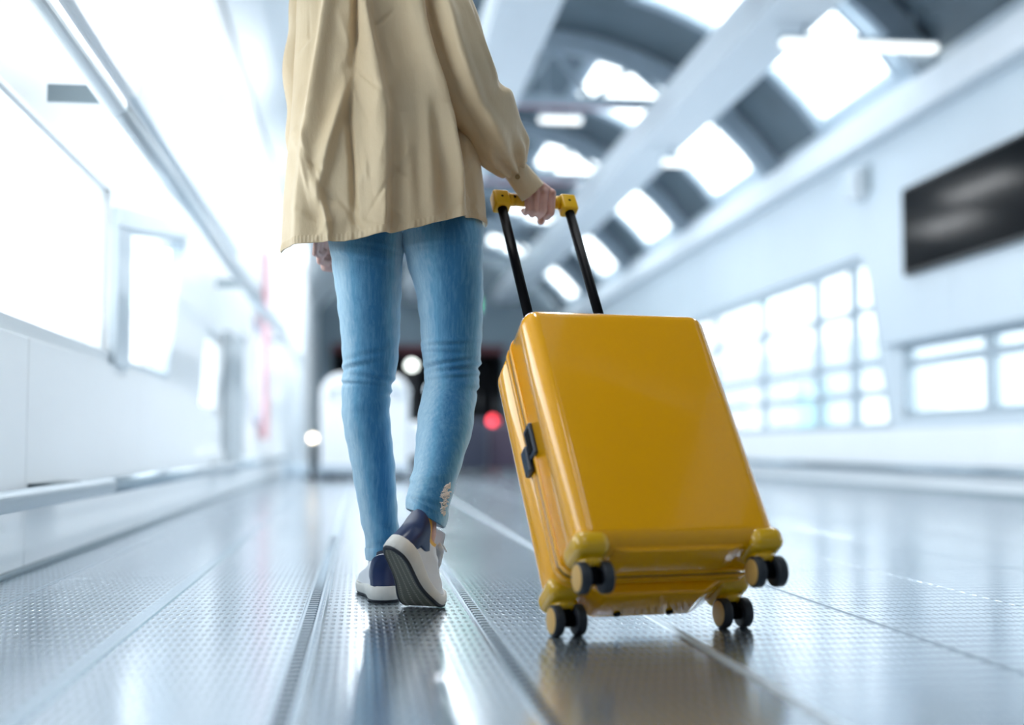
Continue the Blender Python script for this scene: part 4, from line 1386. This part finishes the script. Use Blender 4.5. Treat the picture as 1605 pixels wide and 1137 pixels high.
CU = [(0.321, 2.713, 0.926), (0.340, 2.719, 0.905), (0.369, 2.727, 0.874)]
Pcf, C, T, N, S = sleeve('cuff', CU, [0.0265, 0.0285, 0.0305], disp_c, shirt, n=40, nu=96)
rad = Pcf[-1] - C[-1]
rad /= np.linalg.norm(rad, axis=1, keepdims=True)
Pcf = np.concatenate([(Pcf[0] - (Pcf[0] - C[0]) * 0.15)[None], Pcf, np.stack([Pcf[-1] - rad * 0.001, Pcf[-1] - rad * 0.0025, Pcf[-1] - rad * 0.003 - T[-1] * 0.03])], 0)
cuff = grid('cuff', Pcf, m_shirt, shirt)
# button on the cuff
ang = -0.35
k = 13
pb = Pcf[k, int((ang + math.pi) / (2 * math.pi) * 96)]
nb_ = Vector(pb - C[k]).normalized()
bt = cyl(Vector(pb) - nb_ * 0.001, Vector(pb) + nb_ * 0.0022, 0.0056, n=22, bev=0.0008)
obj('cuff_button', bt, m_button, shirt, True)
bt = cyl(Vector(pb) + nb_ * 0.0018, Vector(pb) + nb_ * 0.0026, 0.0022, n=12)
obj('button_thread', bt, m_stitch, shirt)


def disp_l(TT, AA, rg):
    return 0.004 * np.sin(TT * 22 + AA * 2) + sstep(TT, 0.8, 0.97) * 0.003 * np.sin(AA * 9)


LSL = [(-0.065, 2.73, 1.385), (-0.098, 2.735, 1.28), (-0.118, 2.745, 1.13), (-0.120, 2.77, 1.0), (-0.100, 2.81, 0.90), (-0.097, 2.820, 0.865)]
Pl, C, T, N, S = sleeve('sleeve', LSL, [0.062, 0.058, 0.052, 0.045, 0.038, 0.026], disp_l, shirt, n=120, nu=80)
grid('sleeve', Pl, m_shirt, shirt)
Pl, C, T, N, S = sleeve('cuff', [(-0.0975, 2.819, 0.870), (-0.095, 2.823, 0.845), (-0.093, 2.827, 0.815)], [0.027, 0.029, 0.030], disp_c, shirt, n=30, nu=60)
grid('cuff', Pl, m_shirt, shirt)


# ---- sneakers


def foot_w(y):
    """half widths (inner and outer) of the sole along the foot"""
    t = np.clip(y / FL, 0, 1)
    w = pch(t, [0, 0.02, 0.06, 0.15, 0.3, 0.45, 0.68, 0.82, 0.93, 0.98, 1.0], [0.004, 0.018, 0.028, 0.034, 0.035, 0.037, 0.046, 0.043, 0.030, 0.016, 0.003])
    return w * 0.93


def outline(n, grow=0.0, y0=0.0, y1=FL):
    """closed outline of the sole seen from above (x, y); starts at the heel"""
    a = np.linspace(0, 2 * np.pi, n, endpoint=False)
    y = (y0 + y1) / 2 - (y1 - y0) / 2 * np.cos(a)
    yy = FL * (y - y0) / (y1 - y0)
    w = foot_w(yy) + grow
    bendc = 0.006 * np.sin(yy / FL * np.pi) ** 2
    x = np.sign(np.sin(a)) * w + bendc
    x[0] = bendc[0]
    yg = y + grow * np.sign(y - (y0 + y1) / 2) * np.clip(np.abs(np.cos(a)) * 3 - 2, 0, 1)
    return x, yg


def make_shoe(D, mirror, lining_mat, parent):
    n = 160
    fl = mirror

    def loop_stack(levels):
        rows_ = []
        for z, g in levels:
            x, y = outline(n, g)
            zz_ = z(y) if callable(z) else z + 0 * y
            rows_.append(np.stack([x, y, zz_], -1))
        return np.stack(rows_)
    toe = lambda y: 0.010 * sstep(y, 0.205, FL + 0.01)      # toe spring
    top = lambda y: 0.034 - 0.010 * sstep(y, 0.02, 0.2) + toe(y)

    # upper: horizontal slices that climb from the sole to the collar
    a = np.linspace(0, 2 * np.pi, n, endpoint=False)
    rows_ = []
    nv_ = 34
    for k in range(nv_):
        v = k / (nv_ - 1)
        zc = 0.026 + v * 0.068
        yh = 0.003 + 0.006 * v - 0.007 * sstep(v, 0.55, 1.0) * 1.0 + 0.004 * math.sin(math.pi * v)
        yf = float(np.interp(v, [0, 0.10, 0.25, 0.42, 0.60, 0.8, 1.0], [0.257, 0.250, 0.226, 0.186, 0.150, 0.122, 0.108]))
        y = (yh + yf) / 2 - (yf - yh) / 2 * np.cos(a)
        w = np.minimum(foot_w(y), 1) * (1 - 0.10 * v) - 0.0015
        # narrow the slice towards its own front end
        fr = np.clip((yf - y) / 0.045, 0, 1)
        w = w * np.sqrt(np.clip(1 - (1 - fr) ** 2, 0, 1))
        bk = np.clip((y - yh) / 0.022, 0, 1)
        w = np.minimum(w, 0.031 * np.sqrt(np.clip(1 - (1 - bk) ** 2, 0, 1)) + np.clip(y - 0.02, 0, 1) * 0.3)
        bendc = 0.006 * np.sin(np.clip(y / FL, 0, 1) * np.pi) ** 2
        # collar line: high behind the tendon, low under the ankle bones, high again at the tongue
        coll = pch(np.clip(y, 0, 0.12), [0, 0.02, 0.055, 0.085, 0.12], [0.100, 0.090, 0.070, 0.078, 0.098])
        z = 0.026 + v * (coll - 0.026)
        z = np.where(y > 0.12, zc, z)
        rows_.append(np.stack([np.sign(np.sin(a)) * w + bendc, y, z + toe(y)], -1))
    Up = np.stack(rows_)
    cent = np.array([0.004, 0.06, 0.0])
    inn = Up[-1].copy()
    inn[:, 0] = 0.004 + (inn[:, 0] - 0.004) * 0.86
    inn[:, 1] = 0.055 + (inn[:, 1] - 0.055) * 0.93
    in2 = inn.copy()
    in2[:, 2] -= 0.03
    shoe = grid('sneaker', D(np.concatenate([Up, (0.5 * (Up[-1] + inn) + np.array([0, 0, 0.0015]))[None], inn[None], in2[None]])), m_leather, parent, flip=fl)
    # lining that stands a little proud of the collar around the heel
    sel = (Up[-1, :, 1] < 0.085)
    idx = np.where(sel)[0]
    idx = np.concatenate([idx[idx > n // 2], idx[idx <= n // 2]])
    L0 = Up[-1, idx].copy()
    L1, L2 = L0.copy(), L0.copy()
    for Lr, f, dz_ in ((L0, 0.97, -0.012), (L1, 0.93, 0.008), (L2, 0.80, 0.004)):
        Lr[:, 0] = 0.004 + (Lr[:, 0] - 0.004) * f
        Lr[:, 1] = 0.06 + (Lr[:, 1] - 0.06) * f
        Lr[:, 2] += dz_
    L3 = L2.copy()
    L3[:, 2] -= 0.03
    li = grid('lining', D(np.stack([L0, L1, L2, L3])), lining_mat, shoe, closed=False, flip=fl)
    # heel counter: darker leather over the back
    rows_ = []
    ii = np.where(Up[0, :, 1] < 0.20)[0]
    nn = 81
    for k in range(3, nv_):
        v = k / (nv_ - 1)
        k0 = min(int(k), nv_ - 2)
        row = Up[k0] * (1 - (k - k0)) + Up[k0 + 1] * (k - k0)
        # how far forward this row of the counter reaches
        reach = float(np.interp(v, [0.1, 0.35, 0.55, 0.75, 0.9, 1.0], [0.030, 0.034, 0.052, 0.066, 0.060, 0.040]))
        sidx = np.concatenate([np.arange(n // 2 + 1, n), np.arange(0, n // 2)])
        rr = row[sidx]
        arc = np.concatenate([[0], np.cumsum(np.linalg.norm(np.diff(rr[:, :2], axis=0), axis=1))])
        hi = int(np.argmin(rr[:, 1]))
        arc -= arc[hi]
        tt = np.linspace(-reach - 0.012, reach + 0.012, nn)
        q = np.stack([np.interp(tt, arc, rr[:, c_]) for c_ in range(3)], -1)
        c0 = np.array([0.003, 0.06])
        dv = q[:, :2] - c0
        dv /= np.linalg.norm(dv, axis=1, keepdims=True)
        edge = np.clip((1 - np.abs(np.linspace(-1, 1, nn))) * 12, 0, 1)
        q[:, :2] += dv * (0.0006 + 0.0026 * edge + 0.0016 * np.exp(-(tt / 0.012) ** 2))[:, None]
        rows_.append(q)
    Hc = np.stack(rows_)
    grid('heel_counter', D(Hc), m_navy_leather, shoe, closed=False, flip=fl)
    # vamp seam / eyestay, tongue and laces
    for s in (-1, 1):
        pts = []
        for yv, zv in ((0.095, 0.088), (0.12, 0.090), (0.15, 0.074), (0.185, 0.058)):
            pts.append((0.006 + s * 0.020, yv, zv + 0.006))
        b = tube([Vector(p) for p in D(np.array(pts))], [0.004, 0.0055, 0.0055, 0.003], 8)
        obj('eyestay', b, m_leather, shoe, True)
    tg = np.array([[(0.005 + sx_ * 0.019, yv, zv - 0.004 * sx_ * sx_) for sx_ in np.linspace(-1, 1, 9)] for yv, zv in ((0.092, 0.122), (0.105, 0.112), (0.13, 0.092), (0.16, 0.076), (0.19, 0.060))])
    t2 = tg - np.array([0, 0.006, 0.006])
    grid('tongue', D(np.concatenate([tg, t2[::-1]])), m_leather, shoe, closed=False, flip=fl)
    b = bmesh.new()
    for yv, zv in ((0.118, 0.104), (0.134, 0.094), (0.150, 0.085), (0.166, 0.077)):
        tube([Vector(p) for p in D(np.array([(-0.018, yv, zv - 0.004), (0.005, yv + 0.004, zv + 0.002), (0.029, yv, zv - 0.004)]))], 0.0024, 6, b)
    tube([Vector(p) for p in D(np.array([(0.006, 0.118, 0.106), (0.028, 0.110, 0.104), (0.040, 0.108, 0.094), (0.047, 0.104, 0.088)]))], 0.0016, 6, b)
    tube([Vector(p) for p in D(np.array([(0.006, 0.118, 0.106), (-0.014, 0.110, 0.104), (-0.030, 0.110, 0.092)]))], 0.0016, 6, b)
    obj('shoelace', b, m_leather, shoe, True)
    # red stripe over both flanks
    for s in (0,) if mirror else ():
        kk = [int(nv_ * f) for f in (0.04, 0.15, 0.26, 0.36)]
        P_ = []
        for k in kk:
            row = Up[k]
            half = row[1:n // 2] if s == 0 else row[:n // 2:-1]
            yv = 0.136 - 0.010 * (k / nv_)
            q = []
            for dy in (-0.007, 0.0, 0.007):
                x_ = np.interp(yv + dy, half[:, 1], half[:, 0])
                z_ = np.interp(yv + dy, half[:, 1], half[:, 2])
                q.append((x_ + (0.0016 if x_ > 0 else -0.0016), yv + dy, z_ + 0.0008))
            P_.append(q)
        grid('stripe', D(np.array(P_)), m_redtape, shoe, closed=False)
    # midsole, dark rim and tread
    ms = loop_stack([(lambda y: 0.004 + toe(y), -0.0015), (lambda y: 0.007 + toe(y), 0.0022), (lambda y: 0.018 + toe(y), 0.0030), (lambda y: top(y) - 0.002, 0.0022), (lambda y: top(y), 0.0005), (lambda y: top(y) - 0.002, -0.005)])
    mo = grid('midsole', D(ms), m_midsole, shoe, caps=True, flip=fl)
    rimP = loop_stack([(lambda y: 0.0008 + toe(y), -0.005), (lambda y: 0.0 + toe(y), -0.003), (lambda y: 0.002 + toe(y), 0.0005), (lambda y: 0.006 + toe(y), 0.0008)])
    grid('sole_rim', D(rimP), m_solerim, shoe, flip=fl)
    ny, nx = 90, 24
    ysx = np.linspace(0.004, FL - 0.006, ny)
    g = []
    for yv in ysx:
        w = float(foot_w(yv)) - 0.0045
        cx0 = 0.006 * math.sin(yv / FL * math.pi) ** 2
        g.append([(cx0 + w * u_, yv, 0.0012 + float(toe(yv))) for u_ in np.linspace(-1, 1, nx)])
    grid('tread', D(np.array(g)), m_tread, shoe, closed=False, flip=not fl)
    return shoe


right_shoe = make_shoe(SHOE_R, True, m_lining, woman)
left_shoe = make_shoe(SHOE_L, False, m_dark_lining, woman)
tag(right_shoe, 'white sneaker with navy heel and mustard lining, heel raised')
tag(left_shoe, 'white sneaker with navy heel, flat on the floor')
